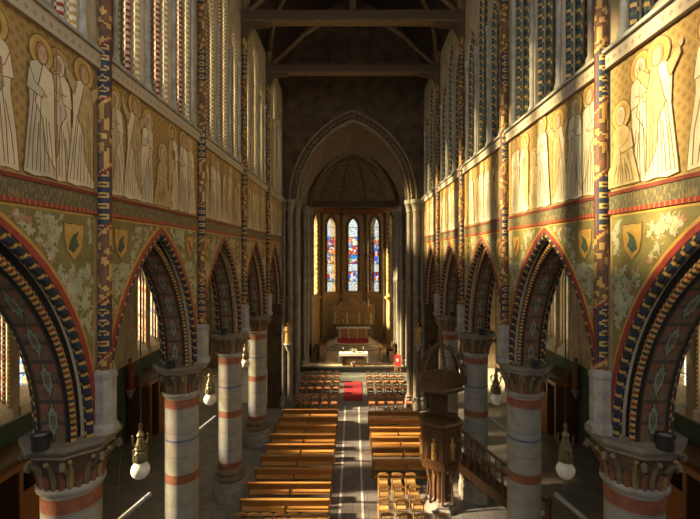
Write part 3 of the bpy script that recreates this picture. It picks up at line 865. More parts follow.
# ------------------------------------------------------------------ frieze murals
FIGM = {}
def figure_mesh(s, v):
    """painted standing or kneeling figure, flat on the wall; local y along wall, z up"""
    rnd = random.Random(100+v)
    m = MB()
    def P(u, z, d): return (-s*d, u, z)
    def poly(pts, d, mm): m.face([P(u, z, d) for u, z in pts], mm)
    def line(pts, d, w, mm):
        for (a, b), (c, e) in zip(pts, pts[1:]):
            dx, dz = c-a, e-b; L = math.hypot(dx, dz) or 1; nx, nz = -dz/L*w/2, dx/L*w/2
            m.face([P(a+nx, b+nz, d), P(c+nx, e+nz, d), P(c-nx, e-nz, d), P(a-nx, b-nz, d)], mm)
    def ell(cu, cz, ru, rz, d, mm, n=18): poly([(cu+ru*math.cos(2*PI*k/n), cz+rz*math.sin(2*PI*k/n)) for k in range(n)], d, mm)
    robe = [M_robe, M_robe2, M_robe, M_robe3, M_robe2, M_robe][v % 6]
    cloak = [M_robe2, M_robe, M_robe3, M_robe, M_robe, M_robe3][v % 6]
    kneel = v in (3,)
    H = 1.25 if kneel else 1.82
    lean = rnd.uniform(-0.06, 0.06)
    sh = H-0.30
    if kneel:
        body = [(-0.38, 0), (0.55, 0), (0.50, 0.16), (0.25, 0.42), (0.20, 0.7), (0.22, sh-0.06), (0.10, sh+0.03), (-0.06, sh+0.03), (-0.19, sh-0.08), (-0.24, 0.55), (-0.30, 0.3)]
    else:
        body = [(-0.30, 0), (-0.10, -0.03), (0.12, 0.0), (0.32, -0.02), (0.29, 0.45), (0.22, 0.95), (0.25, sh-0.12), (0.20, sh-0.01), (0.07, sh+0.06), (-0.07, sh+0.06), (-0.20, sh-0.01), (-0.25, sh-0.14), (-0.21, 0.95), (-0.26, 0.45)]
    sk = lambda pts: [(u+lean*z, z) for u, z in pts]
    hc = (lean*H, H-0.12)
    # halo
    ell(hc[0], hc[1]+0.02, 0.245, 0.245, 0.003, M_line); ell(hc[0], hc[1]+0.02, 0.225, 0.225, 0.005, M_halo)
    ell(hc[0], hc[1]+0.02, 0.175, 0.175, 0.006, M_gold)
    # outline + robe
    cx = sum(u for u, z in body)/len(body); cz = H/2
    big = [(cx+(u-cx)*1.05, cz+(z-cz)*1.012) for u, z in body]
    poly(sk(big), 0.007, M_line); poly(sk(body), 0.009, robe)
    # cloak over one shoulder
    sd_ = 1 if v % 2 else -1
    if not kneel:
        ck = [(sd_*0.02, sh+0.05), (sd_*0.20, sh-0.02), (sd_*0.25, sh-0.15), (sd_*0.27, 0.55), (sd_*0.30, 0.1), (sd_*0.10, 0.35), (sd_*0.02, 0.8), (-sd_*0.12, 1.0)]
        if sd_ < 0: ck = ck[::-1]
        poly(sk(ck), 0.011, cloak); line(sk(ck+ck[:1]), 0.013, 0.016, M_line)
    # folds
    for q in range(7):
        u0 = -0.22+0.44*q/6 + rnd.uniform(-0.02, 0.02); zt = rnd.uniform(0.55, 1.15) if not kneel else rnd.uniform(0.3, 0.6)
        line(sk([(u0*1.1, 0.04), (u0*0.95+rnd.uniform(-0.02, 0.02), zt*0.5), (u0*0.6, zt)]), 0.0135, 0.014, M_line)
    # head: veil or hair, face, features
    veil = [M_robe, M_rose, M_line, M_robe2][v % 4]
    ell(hc[0], hc[1], 0.125, 0.165, 0.010, M_line); ell(hc[0], hc[1], 0.112, 0.152, 0.0115, veil)
    fu = hc[0] + sd_*0.015
    ell(fu, hc[1]-0.01, 0.082, 0.118, 0.0125, M_face)
    for e_ in (-0.032, 0.032): line([(fu+e_-0.016, hc[1]+0.015), (fu+e_+0.016, hc[1]+0.015)], 0.0135, 0.012, M_line)
    line([(fu, hc[1]+0.01), (fu+0.008, hc[1]-0.035)], 0.0135, 0.008, M_line); line([(fu-0.02, hc[1]-0.065), (fu+0.02, hc[1]-0.065)], 0.0135, 0.01, M_rose)
    # sleeves and hands
    if v in (0, 4):     # praying hands
        for q in (-1, 1):
            sl = [(q*0.22, sh-0.08), (q*0.26, sh-0.40), (q*0.05, sh-0.36), (q*0.03, sh-0.24), (q*0.13, sh-0.22)]
            poly(sk(sl if q > 0 else sl[::-1]), 0.0145, robe); line(sk(sl), 0.0155, 0.014, M_line)
        poly(sk([(-0.035, sh-0.3), (0.035, sh-0.3), (0.03, sh-0.14), (0, sh-0.10), (-0.03, sh-0.14)]), 0.016, M_face)
    elif v == 5:        # arms raised
        for q in (-1, 1):
            sl = [(q*0.16, sh-0.02), (q*0.22, sh-0.22), (q*0.42, sh+0.02), (q*0.40, sh+0.14), (q*0.34, sh+0.12)]
            poly(sk(sl if q > 0 else sl[::-1]), 0.0145, cloak); line(sk(sl+sl[:1]), 0.0155, 0.012, M_line)
            ell(q*0.42+lean*sh, sh+0.16, 0.035, 0.055, 0.016, M_face)
    else:               # one arm bent, holding a book or a staff
        sl = [(-sd_*0.23, sh-0.06), (-sd_*0.28, sh-0.38), (sd_*0.02, sh-0.44), (sd_*0.05, sh-0.34), (-sd_*0.14, sh-0.26)]
        poly(sk(sl if sd_ < 0 else sl[::-1]), 0.0145, robe); line(sk(sl+sl[:1]), 0.0155, 0.013, M_line)
        ell(sd_*0.07+lean*sh, sh-0.39, 0.04, 0.035, 0.016, M_face)
        if v == 1: line([(sd_*0.3, 0.0), (sd_*0.3, 1.95)], 0.016, 0.028, M_rose)
        elif v == 2: poly([(sd_*0.04-0.08, sh-0.42), (sd_*0.04+0.10, sh-0.40), (sd_*0.04+0.08, sh-0.18), (sd_*0.04-0.10, sh-0.20)], 0.0165, M_rose)
    return m
def mural(s, nm, k):
    y0, y1 = YK(k)+0.13, YK(k+1)-0.13
    if k == 3: y1 = YE-0.02
    t = thing('mural', f'gold-ground frieze painting of haloed robed figures above the {ORD[k+1]} {nm} arch', 'mural', (s*(FX-0.014), 0, 0), 0, 'frieze paintings of the nave')
    m = MB(); m.box(*sorted((0, s*0.014)), y0, y1, 11.09, 13.30, M_diaper); m.build('painted_ground', t)
    rnd = random.Random(k*7+s+50)
    n = 6 if k != -1 else 6
    us = {('left', -1): [3.3, 4.1, 5.55, 6.28, 6.78, 7.2], ('left', 0): [8.35, 8.9, 9.5, 10.25, 11.0, 11.55, 12.15],
          ('right', -1): [3.3, 4.2, 5.55, 6.35, 6.75, 7.25], ('right', 0): [8.3, 8.9, 9.5, 10.3, 10.8, 11.5, 12.1]}.get((nm, k))
    if us is None: us = [y0+0.45+(y1-y0-0.9)*q/6 + rnd.uniform(-0.1, 0.1) for q in range(7)]
    vs = [0, 1, 2, 5, 4, 3, 2]
    off = rnd.randrange(6)
    for q, u in enumerate(us):
        v = (q*5+off+k) % 6
        sc = rnd.uniform(1.0, 1.1)
        key = (s, v)
        if key not in FIGM:
            o = figure_mesh(s, v).build('painted_figure', t, recalc=False); FIGM[key] = o
        else:
            o = FIGM[key].copy(); COL.objects.link(o); o.parent = t
        o.location = (-s*0.018*(q % 2), u, 11.16); o.scale = (1, sc*1.05, sc*1.03)
for s, nm in ((-1, 'left'), (1, 'right')):
    for k in range(-1, 4): mural(s, nm, k)

# ------------------------------------------------------------------ spandrels with vines and shields
def inside(p, poly):
    c = False; n = len(poly)
    for i in range(n):
        a, b = poly[i], poly[i-1]
        if (a[1] > p[1]) != (b[1] > p[1]) and p[0] < (b[0]-a[0])*(p[1]-a[1])/(b[1]-a[1])+a[0]: c = not c
    return c
def spandrel(s, nm, k, half):
    mid = YK(k)+2.5
    yk = YK(k) if half == 0 else YK(k+1)
    sg = 1 if half == 0 else -1          # direction from the shaft to the arch apex
    arc = [p for p in arch_path(2.47, CC, SPR, mid, 30)]
    arc = [p for p in arc if (p[0]-yk)*sg > 0.15 and (p[0]-mid)*sg <= 0.001 and p[1] < 10.66]
    if sg < 0: arc = arc[::-1]
    poly = arc + [(arc[-1][0], 10.67), (yk+sg*0.15, 10.67)]
    side = 'beyond' if half == 0 else 'before'
    if half == 0: where = f'beyond the {pos[k]} {nm} column' if k >= 0 else f'at the near end of the {nm} wall'
    else: where = f'before the {pos[k+1]} {nm} column' if k < 3 else f'beside the chancel arch on the {nm}'
    t = thing('spandrel_painting', f'olive vine-painted spandrel with a shield, {where}', 'painting', (s*(FX-0.012), 0, 0), 0, 'spandrel paintings')
    m = MB(); m.prism(poly, 0, 0, s*0.012, M_olive); m.build('painted_ground', t)
    rnd = random.Random(k*31+half*5+s)
    sc = (yk+sg*0.72, 10.2)
    m = MB()
    def P(u, z, d): return (-s*d, u, z)
    def blob(u, z, a, l, w, mm):
        c, sn = math.cos(a), math.sin(a); dd = 0.006 + rnd.random()*0.01
        pts = [(0, 0), (0.35*l, 0.5*w), (0.75*l, 0.38*w), (l, 0), (0.75*l, -0.38*w), (0.35*l, -0.5*w)]
        m.face([P(u+x*c-y*sn, z+x*sn+y*c, dd) for x, y in pts], mm)
    def ok(u, z): return inside((u, z), poly) and not (abs(u-sc[0]) < 0.31 and abs(z-sc[1]) < 0.38)
    def stem(pts, mm, w=0.024):
        d0 = 0.003 + rnd.random()*0.003
        for (a, b), (c, e) in zip(pts, pts[1:]):
            if not (ok(a, b) and ok(c, e)): continue
            dx, dz = c-a, e-b; L = math.hypot(dx, dz) or 1; nx, nz = -dz/L*w/2, dx/L*w/2
            m.face([P(a+nx, b+nz, d0), P(c+nx, e+nz, d0), P(c-nx, e-nz, d0), P(a-nx, b-nz, d0)], mm)
    # main scrolls: rising stem with spirals
    zs = min(p[1] for p in poly)
    for q in range(14):
        cz = rnd.uniform(zs+0.4, 10.5); 
        rng = [p[0] for p in poly]
        cu = rnd.uniform(min(rng), max(rng))
        if not inside((cu, cz), poly): continue
        R0 = rnd.uniform(0.22, 0.36); a0 = rnd.uniform(0, 6.28); dr = rnd.choice((-1, 1))
        pts = [(cu+R0*(1-0.75*i/22)*math.cos(a0+dr*i*0.36), cz+R0*(1-0.75*i/22)*math.sin(a0+dr*i*0.36)) for i in range(23)]
        stem(pts, M_vine)
        for i in range(0, 22, 3):
            u, z = pts[i]; a = rnd.uniform(0, 6.28)
            for w_ in (-0.9, 0, 0.9):
                if ok(u, z) and ok(u+0.1*math.cos(a+w_), z+0.1*math.sin(a+w_)): blob(u, z, a+w_, 0.13, 0.075, M_vine)
    cnt = 0
    for q in range(900):
        if cnt > 64: break
        z = rnd.uniform(zs, 10.62); u = rnd.uniform(min(p[0] for p in poly), max(p[0] for p in poly))
        a = rnd.uniform(0, 6.28); mm = M_vine2 if rnd.random() < 0.14 else M_vine
        if not ok(u, z): continue
        if not all(ok(u+0.11*math.cos(a+w_), z+0.11*math.sin(a+w_)) for w_ in (-1, 0, 1, PI)): continue
        cnt += 1
        for w_ in (-1.0, 0, 1.0): blob(u, z, a+w_, 0.10, 0.058, mm)
        stem([(u, z), (u-0.1*math.cos(a), z-0.1*math.sin(a))], mm, 0.018)
    m.build('painted_vine', t, recalc=False)
    # border lines
    m = MB(); 
    bl = poly + poly[:1]
    for (a, b), (c, e) in zip(bl, bl[1:]):
        dx, dz = c-a, e-b; L = math.hypot(dx, dz) or 1; nx, nz = -dz/L*0.02, dx/L*0.02
        m.face([P(a+nx, b+nz, 0.003), P(c+nx, e+nz, 0.003), P(c-nx, e-nz, 0.003), P(a-nx, b-nz, 0.003)], M_gold)
    m.build('painted_border', t, recalc=False)
    m = MB()
    def shield(w, h, x0, x1, mm):
        pts = [(-w, h), (-w*0.5, h*0.93), (0, h), (w*0.5, h*0.93), (w, h), (w*0.95, 0.05), (w*0.75, -h*0.45), (0, -h), (-w*0.75, -h*0.45), (-w*0.95, 0.05)]
        m.prism([(sc[0]+u, sc[1]+z) for u, z in pts], 0, -s*x0, -s*x1, mm)
    shield(0.26, 0.32, 0, 0.008, M_line); shield(0.235, 0.295, 0.004, 0.014, M_gold)
    sh_ = m.build('shield', t)
    m = MB(); v = (k+half+2) % 3
    ch = {0: [[(-0.16, 0.16), (-0.08, 0.20), (0.16, -0.10), (0.08, -0.18)], [(-0.15, -0.02), (-0.1, -0.08), (0.0, -0.2), (-0.06, -0.2)]],
          1: [[(-0.03, -0.2), (0.03, -0.2), (0.05, 0.2), (-0.05, 0.2)], [(-0.15, 0.02), (0.15, 0.02), (0.15, 0.09), (-0.15, 0.09)]],
          2: [[(-0.14, -0.12), (-0.02, -0.18), (0.12, -0.06), (0.05, 0.06), (0.12, 0.18), (-0.04, 0.10), (-0.1, 0.02)]]}[v]
    for c in ch: m.prism([(sc[0]+u, sc[1]+z) for u, z in c], 0, -s*0.012, -s*0.018, M_brick if (k+half) % 2 else M_dgreen)
    m.build('emblem', sh_)
for s, nm in ((-1, 'left'), (1, 'right')):
    for k in range(-1, 4):
        for h in (0, 1):
            spandrel(s, nm, k, h)

# ------------------------------------------------------------------ roof timbers
def beam_thing(k, label):
    y = YK(k)
    t = thing('tie_beam', label, 'beam', (0, y, 0), 0, 'roof trusses of the nave')
    m = MB(); m.box(-4.6, 4.6, -0.18, 0.18, 19.58, 20.0, M_beam); m.build('beam', t)
    m = MB(); m.box(-4.5, 4.5, -0.20, 0.20, 19.52, 19.60, M_rib); m.build('moulding', t)
    for s in (-1, 1):
        m = MB(); m.prism([(s*4.6, 18.9), (s*4.6, 19.55), (s*3.3, 19.55), (s*3.5, 19.42), (s*4.2, 19.35), (s*4.4, 18.9)], 1, -0.15, 0.15, M_beam); m.build('bracket', t)
    pr = arch_path(4.4, 1.6, ZT, 0, 14)
    m = MB(); m.tube([(p[0], 0, p[1]) for p in pr], 0.13, M_rib, 6, ref=(0,1,0)); m.build('rib', t)
    for s in (-1, 1):
        m = MB(); m.tube([(s*4.3, 0, 20.0), (s*2.6, 0, 21.6), (s*1.2, 0, 22.5), (0, 0, 22.8)], 0.10, M_rib, 6, ref=(0,1,0)); m.build('brace', t)
    m = MB(); m.box(-0.12, 0.12, -0.12, 0.12, 20.0, 26.0, M_beam); m.build('king_post', t)
beam_thing(2, 'nearer of the two dark tie beams crossing the nave roof')
beam_thing(3, 'farther of the two dark tie beams crossing the nave roof')

# ------------------------------------------------------------------ chancel arch mouldings, piers
def xarch(name, label, y, a, c, spr, bands, rolls):
    t = thing(name, label, 'arch', (0, y, 0))
    for a0, a1, z0, z1, m_ in bands:
        m = MB(); m.ring(arch_path(a0, c, spr, 0, 20), arch_path(a1, c, spr, 0, 20), 1, z0, z1, m_); m.build('arch_order', t)
    for ar, yy, r, pal in rolls:
        m = MB(); p = densify(arch_path(ar, c, spr, 0, 20), 0.22); n = len(pal)
        m.tube([(q[0], yy, q[1]) for q in p], r, None, 7, fn=lambda k, j: pal[(k) % n], ref=(0,1,0)); m.build('roll_moulding', t, True)
    return t
xarch('chancel_arch', 'large pointed chancel arch at the end of the nave', YE, 3.8, 2.0, 13.5,
      [(3.8, 3.92, -0.10, 0.0, M_rib), (3.95, 4.03, -0.08, 0.0, M_shbr), (4.06, 4.15, -0.16, 0.0, M_pier), (3.5, 3.82, 0.25, 0.85, M_dstone)], [(3.82, -0.08, 0.08, [M_rib, M_gable]), (3.66, 0.2, 0.08, [M_pier]), (3.5, 0.35, 0.07, [M_rib, M_gable])])
xarch('sanctuary_arch', 'inner pointed arch before the apse vault', 40.6, 4.1, 2.4, 14.2,
      [(4.0, 4.6, 0.0, 0.8, M_dstone)], [(4.0, -0.02, 0.11, [M_rib]), (4.2, -0.08, 0.09, [M_rib, M_gable]), (4.45, -0.05, 0.08, [M_stone])])
def pier(loc, label, h, shafts):
    t = thing('clustered_pier', label, 'pier', loc, 0, 'clustered piers of the chancel')
    for dx, dy, r in shafts:
        m = MB()
        m.lathe([(r+0.14, 0), (r+0.14, 0.5), (r+0.08, 0.6), (r+0.1, 0.75), (r, 0.85), (r, h*0.52), (r+0.05, h*0.525), (r+0.05, h*0.54), (r, h*0.545), (r, h-0.8), (r+0.05, h-0.78), (r+0.02, h-0.7), (r+0.12, h-0.3), (r+0.17, h-0.25), (r+0.17, h)], M_pier, (dx, dy, 0), 14)
        m.build('shaft', t, True)
    return t
for s, nm in ((-1, 'left'), (1, 'right')):
    pier((s*4.0, YE+0.2, 0), f'clustered grey shafts carrying the {nm} side of the chancel arch', 13.5, [(s*0.05, -0.45, 0.18), (-s*0.32, 0.05, 0.16), (s*0.45, -0.45, 0.13), (-s*0.25, 0.5, 0.13)])
    pier((s*4.35, 33.0 if False else 37.9, 0), f'clustered shafts on the {nm} at the entrance of the sanctuary', 14.2, [(-s*0.1, -0.35, 0.17), (-s*0.3, 0.1, 0.13), (s*0.3, -0.4, 0.12)])
    pier((s*4.2, 40.9, 0), f'pair of shafts on the {nm} carrying the inner arch', 14.2, [(0, -0.2, 0.16), (-s*0.2, 0.2, 0.12)])

# ------------------------------------------------------------------ hanging lamps
def make_lamp(loc, label):
    t = thing('hanging_lamp', label, 'lamp', loc, 0, 'hanging globe lamps in the arches')
    m = MB(); m.tube([(0,0,5.42), (0,0,1.05)], 0.016, M_iron, 6); m.build('rod', t)
    m = MB()
    m.lathe([(0.02, 1.12), (0.05, 1.05), (0.03, 0.98), (0.05, 0.9), (0.09, 0.84), (0.06, 0.78), (0.11, 0.6), (0.14, 0.52), (0.11, 0.46), (0.17, 0.36), (0.17, 0.22), (0.12, 0.2)], M_brass, (0,0,0), 14)
    for k in range(6):
        a = 2*PI*k/6
        for rr, z0, z1 in ((0.19, 0.62, 0.80), (0.17, 0.24, 0.46)):
            m.tube([(0.06*math.cos(a), 0.06*math.sin(a), z0), (rr*0.8*math.cos(a), rr*0.8*math.sin(a), z0-0.03), (rr*math.cos(a), rr*math.sin(a), z0+0.05), (rr*math.cos(a), rr*math.sin(a), z1)], 0.014, M_brass, 5)
            m.ball((rr*math.cos(a), rr*math.sin(a), z1), 0.03, M_brass, 6, 4)
    m.build('fitting', t, True)
    m = MB(); R = 0.215
    m.lathe([(0.11, 0.21)] + [(R*math.sin(PI*(0.18+0.80*k/12)), R*math.cos(PI*(0.18+0.80*k/12))) for k in range(13)], M_globe, (0,0,0), 22); m.build('globe', t, True)
    m = MB(); m.lathe([(0.0, -0.215), (0.03, -0.22), (0.02, -0.25), (0.0, -0.27)], M_brass, (0,0,0), 8); m.build('finial', t, True)
    return t
L0 = None
for s, nm in ((-1, 'left'), (1, 'right')):
    for i, k in enumerate((0, 1, 2)):
        loc = (s*CX, YK(k)+2.5, 4.84)
        lb = f'{["nearest", "second", "farthest"][i]} globe lamp hanging on a rod in the {nm} arcade'
        if L0 is None: L0 = make_lamp(loc, lb)
        else: dup(L0, loc, 0, lb)

# slim tilted fittings hung below the lamps
def make_bar(s, loc, label):
    t = thing('bar_fitting', label, 'fitting', loc, 0, 'slim tilted bar fittings in the arches')
    a, b = Vector((-0.36*-s*-1, -0.32, -0.14)), Vector((0.30*s*-1, 0.5, 0.14))
    a = Vector((s*0.30, -0.40, -0.16)); b = Vector((-s*0.22, 0.40, 0.16))
    m = MB(); m.tube([a, b], 0.055, M_grey, 10); m.build('bar', t, True)
    m = MB(); m.ball(tuple(b), 0.06, M_grey, 10, 8); m.build('end_cap', t, True)
    m = MB(); m.ball(tuple(a), 0.06, M_black, 10, 8); m.build('end_cap', t, True)
    for p in (a*0.7, b*0.7):
        m = MB(); m.tube([p, (0, 0, 6.25)], 0.005, M_iron, 4); m.build('suspension_wire', t)
    return t
for s, nm in ((-1, 'left'), (1, 'right')):
    for i, k in enumerate((0, 1)):
        make_bar(s, (s*5.2, YK(k)+2.35, 3.95), f'slim tilted grey bar hanging below the {["nearest", "second"][i]} globe lamp of the {nm} arcade')

# ------------------------------------------------------------------ pews
def make_pew(w, loc, label, group):
    t = thing('pew', label, 'pew', loc, 0, group)
    for a, b in ((-w/2, 0), (0, w/2)):
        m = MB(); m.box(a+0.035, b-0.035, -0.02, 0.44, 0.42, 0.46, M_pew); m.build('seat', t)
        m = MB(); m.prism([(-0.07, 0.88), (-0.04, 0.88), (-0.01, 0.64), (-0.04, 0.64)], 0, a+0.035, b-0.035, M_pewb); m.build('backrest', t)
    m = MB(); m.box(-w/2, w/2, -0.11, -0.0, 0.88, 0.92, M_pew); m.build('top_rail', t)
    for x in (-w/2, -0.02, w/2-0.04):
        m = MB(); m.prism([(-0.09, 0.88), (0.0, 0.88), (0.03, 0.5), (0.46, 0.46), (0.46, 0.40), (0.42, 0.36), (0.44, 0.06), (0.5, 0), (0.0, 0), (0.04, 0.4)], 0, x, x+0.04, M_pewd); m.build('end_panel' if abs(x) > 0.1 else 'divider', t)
    m = MB(); m.box(-w/2+0.06, w/2-0.06, 0.05, 0.09, 0.12, 0.18, M_pewd); m.build('stretcher', t)
    m = MB(); m.box(-w/2+0.06, w/2-0.06, -0.34, -0.16, 0.20, 0.235, M_pew)
    m.build('kneeler', t)
    return t
Pw = None
for i in range(9):
    lb = f'wooden pew, {ORD[i]} from the front of the left block'
    loc = (-2.53, 25.2-1.15*i, 0)
    Pw = make_pew(3.3, loc, lb, 'pews left of the aisle') if i == 0 else Pw
    if i: dup(Pw, loc, 0, lb)
Pw2 = None
for i in range(6):
    lb = f'wooden pew, {ORD[i]} from the front of the right block'
    loc = (2.38, 24.9-1.16*i, 0)
    Pw2 = make_pew(3.0, loc, lb, 'pews right of the aisle') if i == 0 else Pw2
    if i: dup(Pw2, loc, 0, lb)

# ------------------------------------------------------------------ chairs
def make_chair(name, label, group, wood, seatm, loc):
    t = thing(name, label, 'chair', loc, 0, group)
    m = MB(); m.box(-0.215, 0.215, -0.03, 0.40, 0.42, 0.455, seatm); m.build('seat', t)
    for x in (-0.19, 0.19):
        m = MB(); m.tube([(x, 0.36, 0), (x, 0.36, 0.43)], 0.019, wood, 6); m.build('leg', t)
        m = MB(); m.tube([(x, -0.02, 0), (x, 0.0, 0.43), (x, -0.07, 0.88)], 0.019, wood, 6); m.build('back_post', t)
    m = MB(); m.prism([(-0.22, 0.83), (0.22, 0.83), (0.22, 0.88), (0.12, 0.93), (-0.12, 0.93), (-0.22, 0.88)], 1, -0.10, -0.06, wood); m.build('top_rail', t)
    m = MB(); m.box(-0.18, 0.18, -0.06, -0.035, 0.64, 0.70, wood); m.build('back_slat', t)
    m = MB(); m.box(-0.18, 0.18, 0.355, 0.375, 0.16, 0.19, wood); m.build('stretcher', t)
    m = MB(); m.box(-0.18, 0.18, -0.02, 0.0, 0.2, 0.23, wood); m.build('stretcher', t)
    return t
Ch = None
def put_chair(loc, label, group):
    global Ch
    if Ch is None: Ch = make_chair('chair', label, group, M_chair, M_rush, loc)
    else: dup(Ch, loc, 0, label, group)
for i in range(7):
    put_chair((-2.53 + (i-3)*0.475, 15.15, 0), f'rush-seated chair in the row behind the left pews, {ORD[i]} from the left', 'chairs behind the left pews')
for r, (y, xs) in enumerate(((17.9, (1.25, 1.82, 2.4)), (16.95, (1.22, 1.82, 2.42)), (16.05, (1.15, 1.8, 2.45)), (15.15, (1.18, 1.83, 2.45, 3.1)))):
    for i, x in enumerate(xs):
        put_chair((x, y, 0), f'wooden chair in the {ORD[r]} row behind the right pews, {ORD[i]} from the aisle', 'chairs behind the right pews')
Ch2 = None
for s, nm in ((-1, 'left'), (1, 'right')):
    for r, y in enumerate((27.45, 29.0, 30.5, 32.0, 33.4)):
        for i in range(5):
            loc = (s*(1.22 + 0.6*i), y, 0)
            lb = f'dark chair with orange seat {nm} of the red carpet, row {ORD[r]}, {ORD[i]} from the carpet'
            g = f'chairs {nm} of the red carpet'
            if Ch2 is None: Ch2 = make_chair('choir_chair', lb, g, M_chaird, M_rushr, loc)
            else: dup(Ch2, loc, 0, lb, g)

# ------------------------------------------------------------------ carpet, sanctuary
mb = MB(); mb.box(-0.68, 0.66, 29.2, 33.7, 0.012, 0.03, M_carpet)
tag(mb.build('carpet'), 'red carpet runner lying in front of the sanctuary step', 'carpet')
mb = MB()
mb.box(-4.35, 4.35, 36.4, 48.4, 0, 0.38, M_tan)
mb.box(-4.4, 4.4, 36.25, 36.88, 0, 0.385, M_black)
struct(mb.build('floor_sanctuary'), 'raised tan sanctuary floor', 'floor')
def curved_step(r, y, z0, z1, sx):
    return [(r*sx*math.cos(PI + PI*k/20), y + r*0.36*math.sin(PI + PI*k/20)) for k in range(21)] + [(r*sx, y+4), (-r*sx, y+4)]
mb = MB(); mb.prism(curved_step(1.6, 43.5, 0, 0, 1.0), 2, 1.04, 1.052, M_carpet)
tag(mb.build('carpet'), 'dark red carpet on the top step before the high altar', 'carpet')
t = thing('altar_steps', 'curved pale steps in front of the high altar', 'steps', (0,0,0))
for r, z0, z1 in ((2.75, 0.38, 0.60), (2.3, 0.60, 0.82), (1.9, 0.82, 1.04)):
    m = MB(); m.prism(curved_step(r, 43.4, z0, z1, 1.0), 2, z0, z1-0.06, M_tan); st = m.build('step', t)
    m = MB(); m.prism(curved_step(r+0.03, 43.4, z0, z1, 1.0), 2, z1-0.06, z1, M_marble); m.build('nosing', st)
# free-standing altar
t = thing('altar', 'free-standing altar draped with a white cloth at the sanctuary step', 'altar', (0.03, 37.3, 0.38))
m = MB(); m.box(-0.95, 0.95, -0.30, 0.35, 0, 0.98, M_oak); m.build('body', t)
m = MB(); m.box(-1.22, 1.22, -0.36, 0.45, 0.98, 1.06, M_marble); m.build('mensa', t)
t2 = t
m = MB()
m.box(-1.25, 1.25, -0.39, 0.47, 1.06, 1.075, M_white)
m.box(-1.25, -1.23, -0.39, 0.47, 0.25, 1.075, M_white); m.box(1.23, 1.25, -0.39, 0.47, 0.25, 1.075, M_white); m.box(-1.25, 1.25, -0.39, -0.375, 0.86, 1.075, M_white)
o = m.build('altar_cloth', None, loc=(0.03, 37.3, 0.38)); tag(o, 'white cloth hanging over both ends of the front altar', 'cloth')
for x, i in ((-0.85, 'left'), (0.9, 'right')):
    tt = thing('candlestick', f'brass candlestick on the {i} end of the front altar', 'candlestick', (x, 37.4, 1.455))
    m = MB(); m.lathe([(0.07, 0), (0.07, 0.02), (0.02, 0.05), (0.015, 0.2), (0.04, 0.22), (0.04, 0.24)], M_brass, (0,0,0), 10); m.build('stand', tt, True)
    m = MB(); m.lathe([(0.018, 0.24), (0.018, 0.45)], M_white, (0,0,0), 8); m.build('candle', tt, True)
tt = thing('flower_arrangement', 'low yellow flower arrangement on the middle of the front altar', 'flowers', (0.05, 37.25, 1.455))
m = MB(); m.lathe([(0.06, 0), (0.12, 0.04), (0.14, 0.12)], M_brass, (0,0,0), 12); m.build('bowl', tt, True)
m = MB(); rr = random.Random(3)
for q in range(26):
    a = rr.uniform(0, 6.28); r = rr.uniform(0, 0.32); m.ball((r*math.cos(a), r*0.5*math.sin(a), 0.16+rr.uniform(0, 0.14)), 0.045, (M_gold, M_cream, M_green)[q % 3], 6, 4)
m.build('blooms', tt, True)
tt = thing('flower_arrangement', 'dark foliage arrangement on the floor in front of the altar', 'flowers', (0.02, 36.75, 0.38))
m = MB(); m.lathe([(0.1, 0), (0.14, 0.1), (0.12, 0.2)], M_brick, (0,0,0), 12); m.build('bowl', tt, True)
m = MB()
for q in range(24):
    a = rr.uniform(0, 6.28); r = rr.uniform(0, 0.26); m.ball((r*math.cos(a), r*0.5*math.sin(a), 0.22+rr.uniform(0, 0.16)), 0.05, (M_green, M_cream, M_dgreen)[q % 3], 6, 4)
m.build('blooms', tt, True)
# high altar and retable
t = thing('high_altar', 'pale stone high altar table below the gilded retable', 'altar', (0, 46.0, 1.04))
m = MB(); m.box(-1.6, 1.6, -0.3, 0.4, 0, 1.0, M_gilt); m.build('body', t)
m = MB(); m.box(-1.8, 1.8, -0.4, 0.45, 1.0, 1.12, M_white); m.build('mensa', t)
for i in range(4):
    m = MB(); x = -1.4+i*0.93; m.lathe([(0.1, 0.02), (0.08, 0.1), (0.07, 0.8), (0.11, 0.95)], M_marble, (x, -0.36, 0), 10); m.build('colonnette', t, True)
t = thing('retable', 'gilded retable of gabled niches with small statues behind the high altar', 'retable', (0, 46.7, 0.38))
m = MB(); m.box(-2.3, 2.3, -0.2, 0.25, 0, 2.0, M_dstone); m.build('base', t)
for i in range(7):
    x = -1.95 + i*0.65; h = 1.7 + (0.7 if i == 3 else 0.25 if i in (1, 5) else 0)
    m = MB(); m.box(x-0.29, x+0.29, 0.05, 0.25, 2.0, 2.0+h, M_gilt)
    m.prism([(x-0.31, 2.0+h), (x+0.31, 2.0+h), (x, 2.55+h)], 1, -0.15, 0.25, M_gilt)
    for q in (-1, 1): m.box(x+q*0.29-0.03, x+q*0.29+0.03, -0.16, 0.06, 2.0, 2.0+h, M_gilt)
    nb = m.build('niche', t)
    m = MB(); m.lathe([(0.15, 0), (0.14, 0.3), (0.11, 0.6), (0.16, 0.85), (0.12, 0.95), (0.05, 1.0), (0.08, 1.07), (0.085, 1.14), (0.05, 1.22), (0, 1.24)], M_gold if i % 2 else M_cream, (x, -0.02, 2.05), 10, sy=0.7); m.build('statuette', nb, True)
for i in range(8):
    x = -2.28+i*0.65
    m = MB(); m.lathe([(0.06, 2.0), (0.06, 4.1), (0.09, 4.15), (0.04, 4.3), (0.0, 4.75)], M_gilt, (x, -0.08, 0), 8); m.build('pinnacle', t, True)
